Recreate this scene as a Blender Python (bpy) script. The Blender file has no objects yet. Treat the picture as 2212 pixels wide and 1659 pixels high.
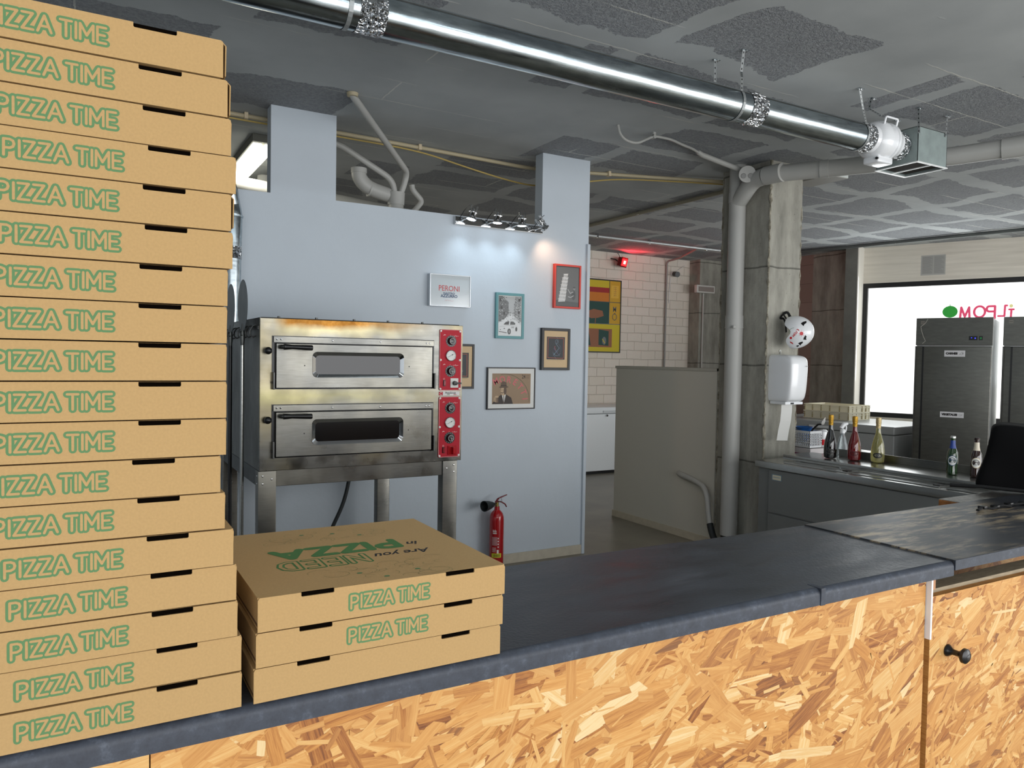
import bpy, bmesh, math, random
from mathutils import Vector, Matrix, Euler
random.seed(7)
PI = math.pi
C = bpy.context.scene.collection
SC = bpy.context.scene
H = 1.488                      # eye height; z values written as H+... are heights from the eye

# ------------------------------------------------------------------ camera
cam = bpy.data.objects.new('camera', bpy.data.cameras.new('camera'))
C.objects.link(cam)
yaw, pitch, roll = 0.5207466, -0.0336221, 0.0171134
fwd = Vector((math.sin(yaw)*math.cos(pitch), math.cos(yaw)*math.cos(pitch), math.sin(pitch)))
rgt0 = Vector((math.cos(yaw), -math.sin(yaw), 0)); up0 = rgt0.cross(fwd)
rgt = rgt0*math.cos(roll)+up0*math.sin(roll); up = -rgt0*math.sin(roll)+up0*math.cos(roll)
m = Matrix((rgt, up, -fwd)).transposed().to_4x4(); m.translation = (0, 0, H)
cam.matrix_world = m
cam.data.sensor_width = 36; cam.data.lens = 1627.58/2212*36
cam.data.clip_start = 0.05; cam.data.clip_end = 100
SC.camera = cam

# ------------------------------------------------------------------ world, lights, exposure
w = bpy.data.worlds.new('world'); SC.world = w; w.use_nodes = True
w.node_tree.nodes['Background'].inputs[0].default_value = (0.80, 0.90, 1.0, 1)
w.node_tree.nodes['Background'].inputs[1].default_value = 0.9
def area(name, loc, target, sx, sy, power, col, spread=PI):
    l = bpy.data.lights.new(name, 'AREA'); l.shape = 'RECTANGLE'; l.size = sx; l.size_y = sy
    l.energy = power; l.color = col; l.spread = spread
    o = bpy.data.objects.new(name, l); C.objects.link(o); o.location = loc
    o.rotation_euler = (Vector(target)-Vector(loc)).to_track_quat('-Z', 'Y').to_euler(); return o
area('daylight_shopfront', (1.6, -2.7, 1.3), (1.9, 4, 1.15), 9.0, 2.4, 235, (1.0, 0.99, 0.985))
area('daylight_shopfront_right', (8.0, -2.7, 1.4), (7.0, 8, 1.3), 4.5, 2.4, 170, (1.0, 0.985, 0.96))
area('daylight_side_window', (8.75, 5.35, 1.95), (4.5, 4.6, 1.9), 2.2, 1.3, 25, (0.90, 0.96, 1.0))
SC.view_settings.view_transform = 'Standard'; SC.view_settings.look = 'None'
SC.view_settings.gamma = 1; SC.view_settings.use_curve_mapping = False
SC.view_settings.exposure = 0.0

# ------------------------------------------------------------------ materials
def srgb(r, g, b):
    f = lambda c: (c/255/12.92) if c/255 <= 0.04045 else ((c/255+0.055)/1.055)**2.4
    return (f(r), f(g), f(b), 1)
MATS = {}
def mat(name, col, rough=.6, metal=0, noise=0, nscale=20, bump=0, bscale=80, emit=0, trans=0, ior=1.45, stretch=None, coat=0, spec=None, alpha=1):
    if name in MATS: return MATS[name]
    M = bpy.data.materials.new(name); M.use_nodes = True; nt = M.node_tree; N = nt.nodes; L = nt.links
    b = N['Principled BSDF']
    c = srgb(*col)
    b.inputs['Base Color'].default_value = c; b.inputs['Roughness'].default_value = rough
    b.inputs['Metallic'].default_value = metal
    if spec is not None: b.inputs['Specular IOR Level'].default_value = spec
    if coat: b.inputs['Coat Weight'].default_value = coat; b.inputs['Coat Roughness'].default_value = .08
    if trans: b.inputs['Transmission Weight'].default_value = trans; b.inputs['IOR'].default_value = ior
    if emit: b.inputs['Emission Color'].default_value = c; b.inputs['Emission Strength'].default_value = emit
    if noise or bump:
        tc = N.new('ShaderNodeTexCoord'); mp = N.new('ShaderNodeMapping'); L.new(tc.outputs['Object'], mp.inputs[0])
        if stretch: mp.inputs['Scale'].default_value = stretch
    if noise:
        n = N.new('ShaderNodeTexNoise'); n.inputs['Scale'].default_value = nscale; n.inputs['Detail'].default_value = 5
        L.new(mp.outputs[0], n.inputs[0]); r = N.new('ShaderNodeValToRGB')
        r.color_ramp.elements[0].position = .3; r.color_ramp.elements[1].position = .7
        r.color_ramp.elements[0].color = (c[0]*(1-noise), c[1]*(1-noise), c[2]*(1-noise), 1)
        r.color_ramp.elements[1].color = (min(1, c[0]*(1+noise)), min(1, c[1]*(1+noise)), min(1, c[2]*(1+noise)), 1)
        L.new(n.outputs[0], r.inputs[0]); L.new(r.outputs[0], b.inputs['Base Color'])
    if bump:
        n2 = N.new('ShaderNodeTexNoise'); n2.inputs['Scale'].default_value = bscale; n2.inputs['Detail'].default_value = 4
        L.new(mp.outputs[0], n2.inputs[0]); bp = N.new('ShaderNodeBump'); bp.inputs['Strength'].default_value = bump
        bp.inputs['Distance'].default_value = .01; L.new(n2.outputs[0], bp.inputs['Height']); L.new(bp.outputs[0], b.inputs['Normal'])
    MATS[name] = M; return M
class G:
    """small node helper"""
    def __init__(s, name, rough=.6, metal=0):
        s.M = bpy.data.materials.new(name); s.M.use_nodes = True; s.nt = s.M.node_tree; s.N = s.nt.nodes; s.b = s.N['Principled BSDF']
        s.b.inputs['Roughness'].default_value = rough; s.b.inputs['Metallic'].default_value = metal
        s.tc = s.N.new('ShaderNodeTexCoord'); MATS[name] = s.M
    def link(s, a, b): s.nt.links.new(a, b)
    def val(s, node, k, v):
        if hasattr(v, 'is_output'): s.link(v, node.inputs[k])
        else: node.inputs[k].default_value = v
    def map(s, scale=(1, 1, 1), loc=(0, 0, 0), rot=(0, 0, 0), src=None):
        n = s.N.new('ShaderNodeMapping'); n.inputs['Scale'].default_value = scale; n.inputs['Location'].default_value = loc; n.inputs['Rotation'].default_value = rot
        s.link(src or s.tc.outputs['Object'], n.inputs[0]); return n.outputs[0]
    def noise(s, v, scale, detail=4, rough=.5, out=0):
        n = s.N.new('ShaderNodeTexNoise'); s.link(v, n.inputs[0]); n.inputs['Scale'].default_value = scale; n.inputs['Detail'].default_value = detail; n.inputs['Roughness'].default_value = rough
        return n.outputs[out]
    def voro(s, v, scale, feature='F1', out=0):
        n = s.N.new('ShaderNodeTexVoronoi'); n.feature = feature; s.link(v, n.inputs[0]); n.inputs['Scale'].default_value = scale; return n.outputs[out]
    def ramp(s, f, stops, interp='LINEAR'):
        n = s.N.new('ShaderNodeValToRGB'); s.link(f, n.inputs[0]); e = n.color_ramp.elements; n.color_ramp.interpolation = interp
        e[0].position = stops[0][0]; e[0].color = stops[0][1]; e[1].position = stops[-1][0]; e[1].color = stops[-1][1]
        for p, c in stops[1:-1]: x = e.new(p); x.color = c
        return n.outputs[0]
    def math(s, op, a, b=0, c=0):
        n = s.N.new('ShaderNodeMath'); n.operation = op; s.val(n, 0, a); s.val(n, 1, b); s.val(n, 2, c); return n.outputs[0]
    def mix(s, f, a, b, typ='MIX'):
        n = s.N.new('ShaderNodeMix'); n.data_type = 'RGBA'; n.blend_type = typ; s.val(n, 0, f); s.val(n, 6, a); s.val(n, 7, b); return n.outputs[2]
    def vadd(s, a, b, k):
        n = s.N.new('ShaderNodeVectorMath'); n.operation = 'MULTIPLY_ADD'; s.link(b, n.inputs[0]); n.inputs[1].default_value = (k, k, k); s.link(a, n.inputs[2]); return n.outputs[0]
    def bump(s, h, strength=.3, dist=.01):
        n = s.N.new('ShaderNodeBump'); n.inputs['Strength'].default_value = strength; n.inputs['Distance'].default_value = dist; s.link(h, n.inputs['Height']); s.link(n.outputs[0], s.b.inputs['Normal'])
    def col(s, c): s.link(c, s.b.inputs['Base Color'])
bw = lambda v: (v, v, v, 1)

kraft = mat('kraft_board', (172, 140, 92), .85, noise=.05, nscale=350, bump=.05, bscale=700)
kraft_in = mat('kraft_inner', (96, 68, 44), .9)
slot_shade = mat('slot_shade', (10, 7, 5), .95, spec=0)
green = mat('green_ink', (84, 122, 78), .8)
green_deep = mat('green_ink_deep', (66, 112, 58), .8)
green_faint = mat('green_ink_faint', (128, 118, 76), .85)
black_ink = mat('black_ink', (30, 26, 26), .7)
white = mat('white_paint', (190, 199, 207), .55, noise=.02, nscale=3, bump=.10, bscale=25)
white_side = mat('plaster_edge', (186, 178, 160), .8, noise=.08)
plastic_w = mat('white_plastic', (232, 234, 236), .22, coat=.6)
pvc = mat('grey_pvc', (172, 172, 168), .45, noise=.03, nscale=4)
pvc_beige = mat('beige_pvc', (182, 170, 140), .5)
cable_y = mat('yellow_cable', (176, 152, 84), .5)
steel = mat('stainless', (176, 176, 172), .26, 1, noise=.10, nscale=30, stretch=(1, 1, 12))
steel_d = mat('stainless_dark', (92, 92, 90), .42, 1, noise=.25, nscale=5)
steel_panel = mat('grey_steel_panel', (122, 124, 122), .42, .35, noise=.05, nscale=3)
chrome = mat('chrome', (205, 205, 205), .08, 1)
black = mat('black_plastic', (14, 14, 15), .3)
black_m = mat('black_matte', (10, 10, 11), .8, bump=.2, bscale=30)
black_paint = mat('black_frame_paint', (26, 26, 28), .45)
red_panel = mat('red_panel', (174, 20, 40), .5, spec=.25)
red_gloss = mat('red_gloss', (168, 14, 22), .2, coat=.5)
red_dark = mat('red_dark', (110, 10, 14), .3)
red_frame = mat('red_frame', (206, 66, 54), .5)
teal_frame = mat('teal_frame', (92, 146, 150), .5)
silver_frame = mat('silver_frame', (196, 200, 204), .3, .8)
paper = mat('paper_white', (222, 222, 218), .8)
ink_w = mat('white_ink', (232, 226, 222), .6)
glass_clear = mat('clear_glass', (245, 250, 248), .02, trans=1)
gold = mat('gold_foil', (196, 152, 60), .35, .8, bump=.5, bscale=150)
gold_p = mat('pale_gold_foil', (196, 176, 132), .4, .7, bump=.5, bscale=150)
rubber = mat('black_rubber', (28, 34, 36), .55)
cream = mat('cream_plastic', (244, 238, 216), .5, trans=.25, ior=1.1)
cream_d = mat('cream_plastic_groove', (168, 154, 112), .6)

def grain_noise(g, v, s): return g.noise(v, s, 3)
g = G('stainless_brushed', .3, 1); n = g.noise(g.map((1, 1, 1)), 4, 4); n2 = g.noise(g.map((2, 2, 70)), 8, 3); c = g.ramp(n, [(.35, srgb(104, 104, 100)), (.7, srgb(136, 133, 122))]); g.col(g.mix(.12, c, g.ramp(n2, [(.3, bw(.1)), (.7, bw(.5))]))); g.link(g.ramp(g.noise(g.map(), 6, 4), [(.3, bw(.24)), (.75, bw(.42))]), g.b.inputs['Roughness']); steel_h = g.M
# brushed, heat-stained oven steel
g = G('oven_steel', .27, 1); v = g.map((1, 1, 1)); n = g.noise(g.map((1, 1, 8)), 5, 4)
base = g.ramp(n, [(.3, srgb(104, 104, 100)), (.7, srgb(126, 125, 120))])
n2 = g.noise(v, 3.2, 5); yel = g.ramp(n2, [(.46, bw(0)), (.66, bw(1))]); base = g.mix(g.math('MULTIPLY', yel, .7), base, srgb(132, 122, 94))
sp_ = g.N.new('ShaderNodeSeparateXYZ'); g.link(v, sp_.inputs[0]); wob = g.math('MULTIPLY', g.math('SUBTRACT', g.noise(v, 7, 3), .5), .06)
zz = g.math('ADD', sp_.outputs[2], wob); xx_ = g.math('ADD', sp_.outputs[0], wob)
fx = g.math('MULTIPLY', g.ramp(g.math('ADD', xx_, .5), [(.06, bw(0)), (.13, bw(1))]), g.ramp(g.math('ADD', xx_, .5), [(.45, bw(1)), (.85, bw(0))]))
burn = g.math('MULTIPLY', g.ramp(zz, [(.640, bw(0)), (.672, bw(1))]), fx); halo = g.math('MULTIPLY', g.ramp(zz, [(.600, bw(0)), (.640, bw(1))]), fx)
mid = g.math('MULTIPLY', g.ramp(g.math('ABSOLUTE', g.math('SUBTRACT', zz, .335)), [(.0, bw(.9)), (.06, bw(0))]), g.ramp(g.math('ADD', xx_, .5), [(.1, bw(1)), (.95, bw(.1))]))
base = g.mix(halo, base, srgb(150, 142, 112)); base = g.mix(mid, base, srgb(140, 134, 98)); base = g.mix(burn, base, g.ramp(g.noise(v, 22, 5, .7), [(.3, srgb(104, 66, 24)), (.7, srgb(140, 100, 48))])); g.col(base)
g.link(g.ramp(g.noise(v, 9, 3), [(.3, bw(.2)), (.75, bw(.4))]), g.b.inputs['Roughness']); oven_steel = g.M
g = G('oven_side', .42, .8); n = g.noise(g.map((1, 1, .6)), 7, 6, .65); g.col(g.ramp(n, [(.3, srgb(84, 84, 80)), (.7, srgb(136, 135, 130))])); g.bump(n, .2); oven_side = g.M
g = G('heat_stain', .32, .9); v = g.map(); n = g.noise(v, 16, 5, .6); g.col(g.ramp(n, [(.3, srgb(110, 70, 24)), (.5, srgb(150, 108, 48)), (.75, srgb(158, 146, 116))])); heat = g.M
g = G('laminate_black', .34); v = g.map((1, 3, 1)); n = g.noise(v, 5, 7, .65); n2 = g.noise(g.map(), 160, 2)
g.col(g.ramp(n, [(.35, srgb(40, 43, 48)), (.6, srgb(58, 62, 68)), (.8, srgb(78, 82, 88))]))
g.link(g.ramp(n, [(.3, bw(.28)), (.7, bw(.5))]), g.b.inputs['Roughness']); g.bump(n2, .12, .004); laminate = g.M
g = G('laminate_worn', .4); v = g.map((1.6, 9, 1)); n = g.noise(v, 4, 8, .7); n3 = g.noise(g.map((1, 2, 1), (3, 1, 0)), 2.2, 3); mk = g.math('MULTIPLY', g.ramp(n, [(.47, bw(0)), (.62, bw(1))]), g.ramp(n3, [(.44, bw(0)), (.60, bw(1))]))
c0 = g.ramp(g.noise(g.map(), 6, 5), [(.3, srgb(34, 36, 40)), (.7, srgb(58, 60, 64))]); g.col(g.mix(mk, c0, srgb(168, 150, 122))); g.bump(n, .1, .004); laminate_worn = g.M
g = G('laminate_edge', .55); n = g.noise(g.map((3, 3, 3)), 14, 8, .75); g.col(g.ramp(n, [(.35, srgb(38, 43, 53)), (.55, srgb(50, 56, 67)), (.75, srgb(82, 90, 102))])); laminate_edge = g.M
g = G('galvanised', .2, 1); v = g.map((1, 4, 4)); n = g.noise(v, 9, 5, .6); g.col(g.ramp(n, [(.3, srgb(160, 170, 175)), (.7, srgb(196, 206, 210))]))
g.link(g.ramp(g.noise(g.map((.6, 8, 8)), 9, 4), [(.3, bw(.14)), (.75, bw(.30))]), g.b.inputs['Roughness']); galv = g.M
g = G('foil_tape', .12, 1); g.b.inputs['Base Color'].default_value = srgb(214, 216, 218); v = g.map(); vv = g.vadd(v, g.noise(v, 20, 2, .5, 1), .05); h = g.voro(vv, 42, 'DISTANCE_TO_EDGE'); g.bump(h, 1, .03); foil = g.M
# concrete column
g = G('board_concrete', .85); v = g.map(); n = g.noise(g.map((2, 2, .6)), 3, 8, .65); n2 = g.noise(v, 30, 5, .7)
sp = g.ramp(g.voro(g.vadd(v, g.noise(v, 30, 2, .5, 1), .02), 22), [(.05, bw(.25)), (.10, bw(1))])
sep = g.N.new('ShaderNodeSeparateXYZ'); g.link(v, sep.inputs[0]); zz = g.math('ADD', sep.outputs[2], g.math('MULTIPLY', g.noise(v, 4, 3), .03))
fr = g.math('FRACT', g.math('MULTIPLY', zz, 1/.74)); seam = g.ramp(fr, [(0, bw(.35)), (.012, bw(.45)), (.022, bw(1)), (1, bw(1))])
c = g.ramp(n, [(.25, srgb(112, 111, 103)), (.5, srgb(153, 151, 141)), (.75, srgb(184, 182, 171))]); c = g.mix(1, c, g.mix(.5, sp, bw(1)), 'MULTIPLY'); c = g.mix(1, c, seam, 'MULTIPLY'); g.col(c); g.bump(n2, .45, .01); concrete = g.M
g = G('rough_concrete_edge', .95); v = g.map(); n = g.noise(v, 14, 6, .75); g.col(g.ramp(n, [(.3, srgb(90, 84, 70)), (.7, srgb(196, 190, 172))])); g.bump(n, 1, .03); concrete_edge = g.M
# painted brick
g = G('painted_brick', .7); v = g.map(rot=(PI/2, 0, 0)); nb = g.N.new('ShaderNodeTexBrick'); vv = g.vadd(v, g.noise(v, 6, 3, .5, 1), .02); g.link(vv, nb.inputs[0])
nb.inputs['Scale'].default_value = 1; nb.inputs['Brick Width'].default_value = .26; nb.inputs['Row Height'].default_value = .125; nb.inputs['Mortar Size'].default_value = .006; nb.inputs['Mortar Smooth'].default_value = .6
nb.inputs['Color1'].default_value = srgb(226, 216, 202); nb.inputs['Color2'].default_value = srgb(230, 220, 208); nb.inputs['Mortar'].default_value = srgb(206, 196, 182); g.col(nb.outputs[0])
h = g.math('ADD', g.math('MULTIPLY', nb.outputs[1], -1), g.math('MULTIPLY', g.noise(g.map((8, 8, 1)), 12, 3), .5)); g.bump(h, .6, .012); brickw = g.M
g = G('raw_brick', .85); v = g.map(rot=(PI/2, 0, PI/2)); nb = g.N.new('ShaderNodeTexBrick'); g.link(v, nb.inputs[0])
nb.inputs['Scale'].default_value = 1; nb.inputs['Brick Width'].default_value = .26; nb.inputs['Row Height'].default_value = .13; nb.inputs['Mortar Size'].default_value = .005
nb.inputs['Color1'].default_value = srgb(146, 124, 114); nb.inputs['Color2'].default_value = srgb(152, 130, 120); nb.inputs['Mortar'].default_value = srgb(128, 108, 100); g.col(nb.outputs[0]); brickr = g.M
# sprayed block ceiling: smooth plaster with ragged patches of bare grit
g = G('sprayed_ceiling', .9); v = g.map(); w1 = g.vadd(g.vadd(v, g.noise(v, .8, 2, .5, 1), .55), g.noise(v, 3.2, 5, .75, 1), .20)
nb = g.N.new('ShaderNodeTexBrick'); g.link(w1, nb.inputs[0]); nb.offset = .0; nb.inputs['Scale'].default_value = 1; nb.inputs['Brick Width'].default_value = .92; nb.inputs['Row Height'].default_value = .66
nb.inputs['Mortar Size'].default_value = .075; nb.inputs['Mortar Smooth'].default_value = .0; nb.inputs['Color1'].default_value = bw(0); nb.inputs['Color2'].default_value = bw(1); nb.inputs['Mortar'].default_value = bw(0)
big = g.noise(v, .45, 2); sepx = g.N.new('ShaderNodeSeparateXYZ'); g.link(v, sepx.inputs[0])
thr = g.math('MULTIPLY_ADD', sepx.outputs[0], .085, -.26)
patch = g.math('GREATER_THAN', g.math('ADD', nb.outputs[0], thr), .42); notm = g.math('LESS_THAN', nb.outputs[1], .5); patch = g.math('MULTIPLY', patch, notm)
grit = g.noise(v, 55, 3, .8); gm = g.math('MULTIPLY', patch, g.ramp(grit, [(.38, bw(1)), (.6, bw(.55))]))
lines = g.noise(g.map((1, 16, 1)), 2.2, 3)
pl = g.ramp(g.noise(v, 2, 5), [(.3, srgb(164, 168, 169)), (.7, srgb(182, 186, 186))]); c = g.mix(gm, pl, srgb(132, 135, 139)); 
nb2 = g.N.new('ShaderNodeTexBrick'); g.link(g.vadd(v, g.noise(v, 9, 3, .6, 1), .03), nb2.inputs[0]); nb2.inputs['Brick Width'].default_value = 3.1; nb2.inputs['Row Height'].default_value = .33; nb2.inputs['Scale'].default_value = 1; nb2.inputs['Mortar Size'].default_value = .005; nb2.inputs['Mortar Smooth'].default_value = .2
ridge = g.math('MULTIPLY', nb2.outputs[1], g.ramp(g.noise(g.map((1, 1, 1), (4, 2, 0)), 1.1, 3), [(.5, bw(0)), (.56, bw(1))])); c = g.mix(ridge, c, srgb(206, 206, 200)); g.col(c)
hh = g.math('ADD', g.math('MULTIPLY', patch, -.6), g.math('MULTIPLY', gm, g.noise(v, 90, 3, .8))); hh = g.math('ADD', hh, g.math('MULTIPLY', ridge, .6)); g.bump(hh, .7, .02); ceil_m = g.M
g = G('polished_concrete_floor', .35); v = g.map(); n = g.noise(v, 1.4, 7, .6); g.col(g.ramp(n, [(.3, srgb(108, 104, 94)), (.7, srgb(144, 138, 124))])); floor_m = g.M
g = G('board_formed_plaster', .8); v = g.map(); n = g.noise(g.map((.8, .8, 14)), 2, 5); g.col(g.ramp(n, [(.3, srgb(206, 200, 188)), (.7, srgb(224, 218, 206))])); g.bump(n, .3); beam_m = g.M
# OSB: each strand carries a random value in the vertex colour, grain runs along the strand (uv)
g = G('osb_strands', .62); at = g.N.new('ShaderNodeAttribute'); at.attribute_name = 'strand'; sp_ = g.N.new('ShaderNodeSeparateColor'); g.link(at.outputs[0], sp_.inputs[0])
uv = g.N.new('ShaderNodeUVMap'); uv.uv_map = 'UVMap'; v = g.map((14, 300, 1), src=uv.outputs[0]); gr = g.noise(v, 1.6, 5, .75); v2 = g.map((6, 110, 1), src=uv.outputs[0]); gr2 = g.noise(v2, 1.5, 3, .6)
tone = g.math('ADD', sp_.outputs[0], g.math('MULTIPLY', g.math('SUBTRACT', gr, .5), .7)); tone = g.math('ADD', tone, g.math('MULTIPLY', g.math('SUBTRACT', gr2, .5), .6))
c = g.ramp(tone, [(.0, srgb(104, 54, 20)), (.14, srgb(148, 88, 36)), (.34, srgb(186, 128, 62)), (.56, srgb(202, 149, 82)), (.78, srgb(213, 171, 107)), (1, srgb(222, 197, 148))])
c = g.mix(g.math('MULTIPLY', sp_.outputs[1], .22), c, srgb(182, 140, 88)); g.col(c); g.bump(gr, .12, .003); osb_m = g.M
# frosted shop window, bright with daylight
g = G('frosted_daylight_glass', .5); v = g.map(); n = g.ramp(g.noise(v, .9, 2), [(.3, srgb(246, 250, 250)), (.7, srgb(255, 250, 240))]); g.col(bw(0) if 0 else n); g.link(n, g.b.inputs['Emission Color']); g.b.inputs['Emission Strength'].default_value = 1.25; pane_m = g.M
sign_red = mat('sign_red', (206, 70, 104), .6, emit=.5); sign_green = mat('sign_green', (40, 140, 50), .6, emit=.45); sign_pale = mat('sign_pale', (206, 200, 140), .6, emit=.5); sign_line = mat('sign_line', (190, 196, 190), .6, emit=.6)
led_cool = mat('led_cool', (222, 240, 255), .4, emit=9); led_warm = mat('led_warm', (255, 214, 170), .4, emit=4); led_red = mat('led_red', (255, 20, 24), .4, emit=7); led_red_hot = mat('led_red_hot', (255, 150, 130), .4, emit=6)
tube_m = mat('fluorescent_diffuser', (255, 253, 236), .4, emit=3.2)
led_blue = mat('display_blue', (60, 70, 255), .4, emit=1.2); led_green = mat('switch_green', (30, 120, 60), .4, emit=.15)

# ------------------------------------------------------------------ mesh builder
class MB:
    def __init__(s): s.v = []; s.f = []; s.mi = []; s.sm = []; s.mats = []
    def m(s, mt):
        if mt not in s.mats: s.mats.append(mt)
        return s.mats.index(mt)
    def add(s, vs, fs, mt, smooth=False, M=None):
        o = len(s.v); k = s.m(mt)
        s.v += [(M @ Vector(p)) if M else Vector(p) for p in vs]
        for f in fs: s.f.append([i+o for i in f]); s.mi.append(k); s.sm.append(smooth)
        return s
    def bm(s, b, mt, smooth=False, M=None):
        b.verts.index_update(); s.add([v.co.copy() for v in b.verts], [[v.index for v in f.verts] for f in b.faces], mt, smooth, M); b.free(); return s
    def box(s, x0, x1, y0, y1, z0, z1, mt, bev=0, seg=2, M=None):
        b = bmesh.new(); bmesh.ops.create_cube(b, size=1)
        for v in b.verts: v.co = Vector(((x0+x1)/2+v.co.x*abs(x1-x0), (y0+y1)/2+v.co.y*abs(y1-y0), (z0+z1)/2+v.co.z*abs(z1-z0)))
        if bev: bmesh.ops.bevel(b, geom=b.edges[:], offset=bev, segments=seg, profile=.6, affect='EDGES')
        return s.bm(b, mt, bool(bev) and seg > 2, M)
    def prism(s, poly, axis, a, b, mt, smooth=False, M=None):
        n = len(poly)
        def P(p, d): return {'x': (d, p[0], p[1]), 'y': (p[0], d, p[1]), 'z': (p[0], p[1], d)}[axis]
        vs = [P(p, a) for p in poly]+[P(p, b) for p in poly]
        fs = [list(range(n))[::-1], list(range(n, 2*n))]+[[i, (i+1) % n, n+(i+1) % n, n+i] for i in range(n)]
        return s.add(vs, fs, mt, smooth, M)
    def lathe(s, prof, mt, seg=32, M=None, smooth=True, sx=1, sy=1, caps=True):
        vs = []; fs = []
        for r, z in prof:
            for i in range(seg): a = 2*PI*i/seg; vs.append((r*math.cos(a)*sx, r*math.sin(a)*sy, z))
        for j in range(len(prof)-1):
            for i in range(seg): k = (i+1) % seg; fs.append([j*seg+i, j*seg+k, (j+1)*seg+k, (j+1)*seg+i])
        if caps and prof[0][0] > 1e-6: fs.append([i for i in range(seg)][::-1])
        if caps and prof[-1][0] > 1e-6: fs.append([(len(prof)-1)*seg+i for i in range(seg)])
        return s.add(vs, fs, mt, smooth, M)
    def tube(s, pts, r, mt, seg=12, smooth=True, caps=True, round_=0, sy=1, M=None):
        pts = [Vector(p) for p in pts]
        if round_:
            q = [pts[0]]; R0 = r; rq = [R0[0]] if isinstance(r, (list, tuple)) else None
            for i in range(1, len(pts)-1):
                a, b, c = pts[i-1], pts[i], pts[i+1]; da = min(round_, (a-b).length*.49); dc = min(round_, (c-b).length*.49)
                p0 = b+(a-b).normalized()*da; p1 = b+(c-b).normalized()*dc
                for t in (0, .2, .4, .6, .8, 1):
                    q.append(p0*(1-t)**2+b*2*t*(1-t)+p1*t*t)
                    if rq: rq.append(R0[i])
            q.append(pts[-1]); pts = q
            if rq: r = rq+[R0[-1]]
        n = len(pts); rs = r if isinstance(r, (list, tuple)) else [r]*n
        T = [(pts[min(i+1, n-1)]-pts[max(i-1, 0)]).normalized() for i in range(n)]
        u = T[0].orthogonal().normalized()
        if abs(T[0].z) < .9: u = (Vector((0, 0, 1))-T[0]*T[0].z).normalized()
        vs = []; fs = []
        for i in range(n):
            u = (u-T[i]*u.dot(T[i])).normalized(); w_ = T[i].cross(u)
            for k in range(seg): a = 2*PI*k/seg; vs.append(pts[i]+u*rs[i]*math.cos(a)*sy+w_*rs[i]*math.sin(a))
        for i in range(n-1):
            for k in range(seg): l = (k+1) % seg; fs.append([i*seg+k, i*seg+l, (i+1)*seg+l, (i+1)*seg+k])
        if caps: fs.append([k for k in range(seg)][::-1]); fs.append([(n-1)*seg+k for k in range(seg)])
        return s.add(vs, fs, mt, smooth, M)
    def cyl(s, a, b, r, mt, seg=20, smooth=True): return s.tube([a, b], r, mt, seg, smooth)
    def ball(s, c, r, mt, sc=(1, 1, 1), seg=20, M=None):
        b = bmesh.new(); bmesh.ops.create_uvsphere(b, u_segments=seg, v_segments=seg//2, radius=r)
        for v in b.verts: v.co = Vector((c[0]+v.co.x*sc[0], c[1]+v.co.y*sc[1], c[2]+v.co.z*sc[2]))
        return s.bm(b, mt, True, M)
    def ribbon(s, pts, wdir, width, mt, thick=.001):
        pts = [Vector(p) for p in pts]; wv = Vector(wdir).normalized()*width/2; vs = []; n = len(pts)
        for i, p in enumerate(pts):
            t = (pts[min(i+1, n-1)]-pts[max(i-1, 0)]).normalized(); nn = t.cross(wv).normalized()*thick/2
            vs += [p-wv-nn, p+wv-nn, p+wv+nn, p-wv+nn]
        fs = [[0, 1, 2, 3], [4*n-1, 4*n-2, 4*n-3, 4*n-4]]
        for i in range(n-1):
            for k in range(4): l = (k+1) % 4; fs.append([4*i+l, 4*i+k, 4*i+4+k, 4*i+4+l])
        return s.add(vs, fs, mt)
    def build(s, name, parent=None, kind=None, bevel=0, loc=None):
        me = bpy.data.meshes.new(name); vs = s.v
        if parent is not None and not isinstance(parent, str):
            r_ = parent
            while r_.parent: r_ = r_.parent
            inv = (Matrix.Translation(r_.location) @ r_.rotation_euler.to_matrix().to_4x4()).inverted(); vs = [inv @ p for p in vs]
        elif loc: vs = [p-Vector(loc) for p in vs]
        me.from_pydata([tuple(p) for p in vs], [], s.f)
        for mt in s.mats: me.materials.append(mt)
        me.polygons.foreach_set('material_index', s.mi); me.polygons.foreach_set('use_smooth', s.sm); me.update()
        o = bpy.data.objects.new(name, me); C.objects.link(o)
        if loc and parent is None: o.location = loc
        if parent is not None: o.parent = parent
        if kind: o['kind'] = kind
        if any(s.sm):
            md = o.modifiers.new('edges', 'EDGE_SPLIT'); md.split_angle = math.radians(40)
        return o
def thing(name, label, cat, loc=(0, 0, 0), rz=0, group=None):
    o = bpy.data.objects.new(name, None); C.objects.link(o); o.location = loc; o.rotation_euler = (0, 0, rz); o.empty_display_size = .1
    o['label'] = label; o['category'] = cat
    if group: o['group'] = group
    return o
def tag(o, label, cat, group=None):
    o['label'] = label; o['category'] = cat
    if group: o['group'] = group
    return o
def copy_tree(o, parent=None):
    c = o.copy(); C.objects.link(c); c.parent = parent
    for ch in list(o.children): copy_tree(ch, c)
    return c

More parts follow.
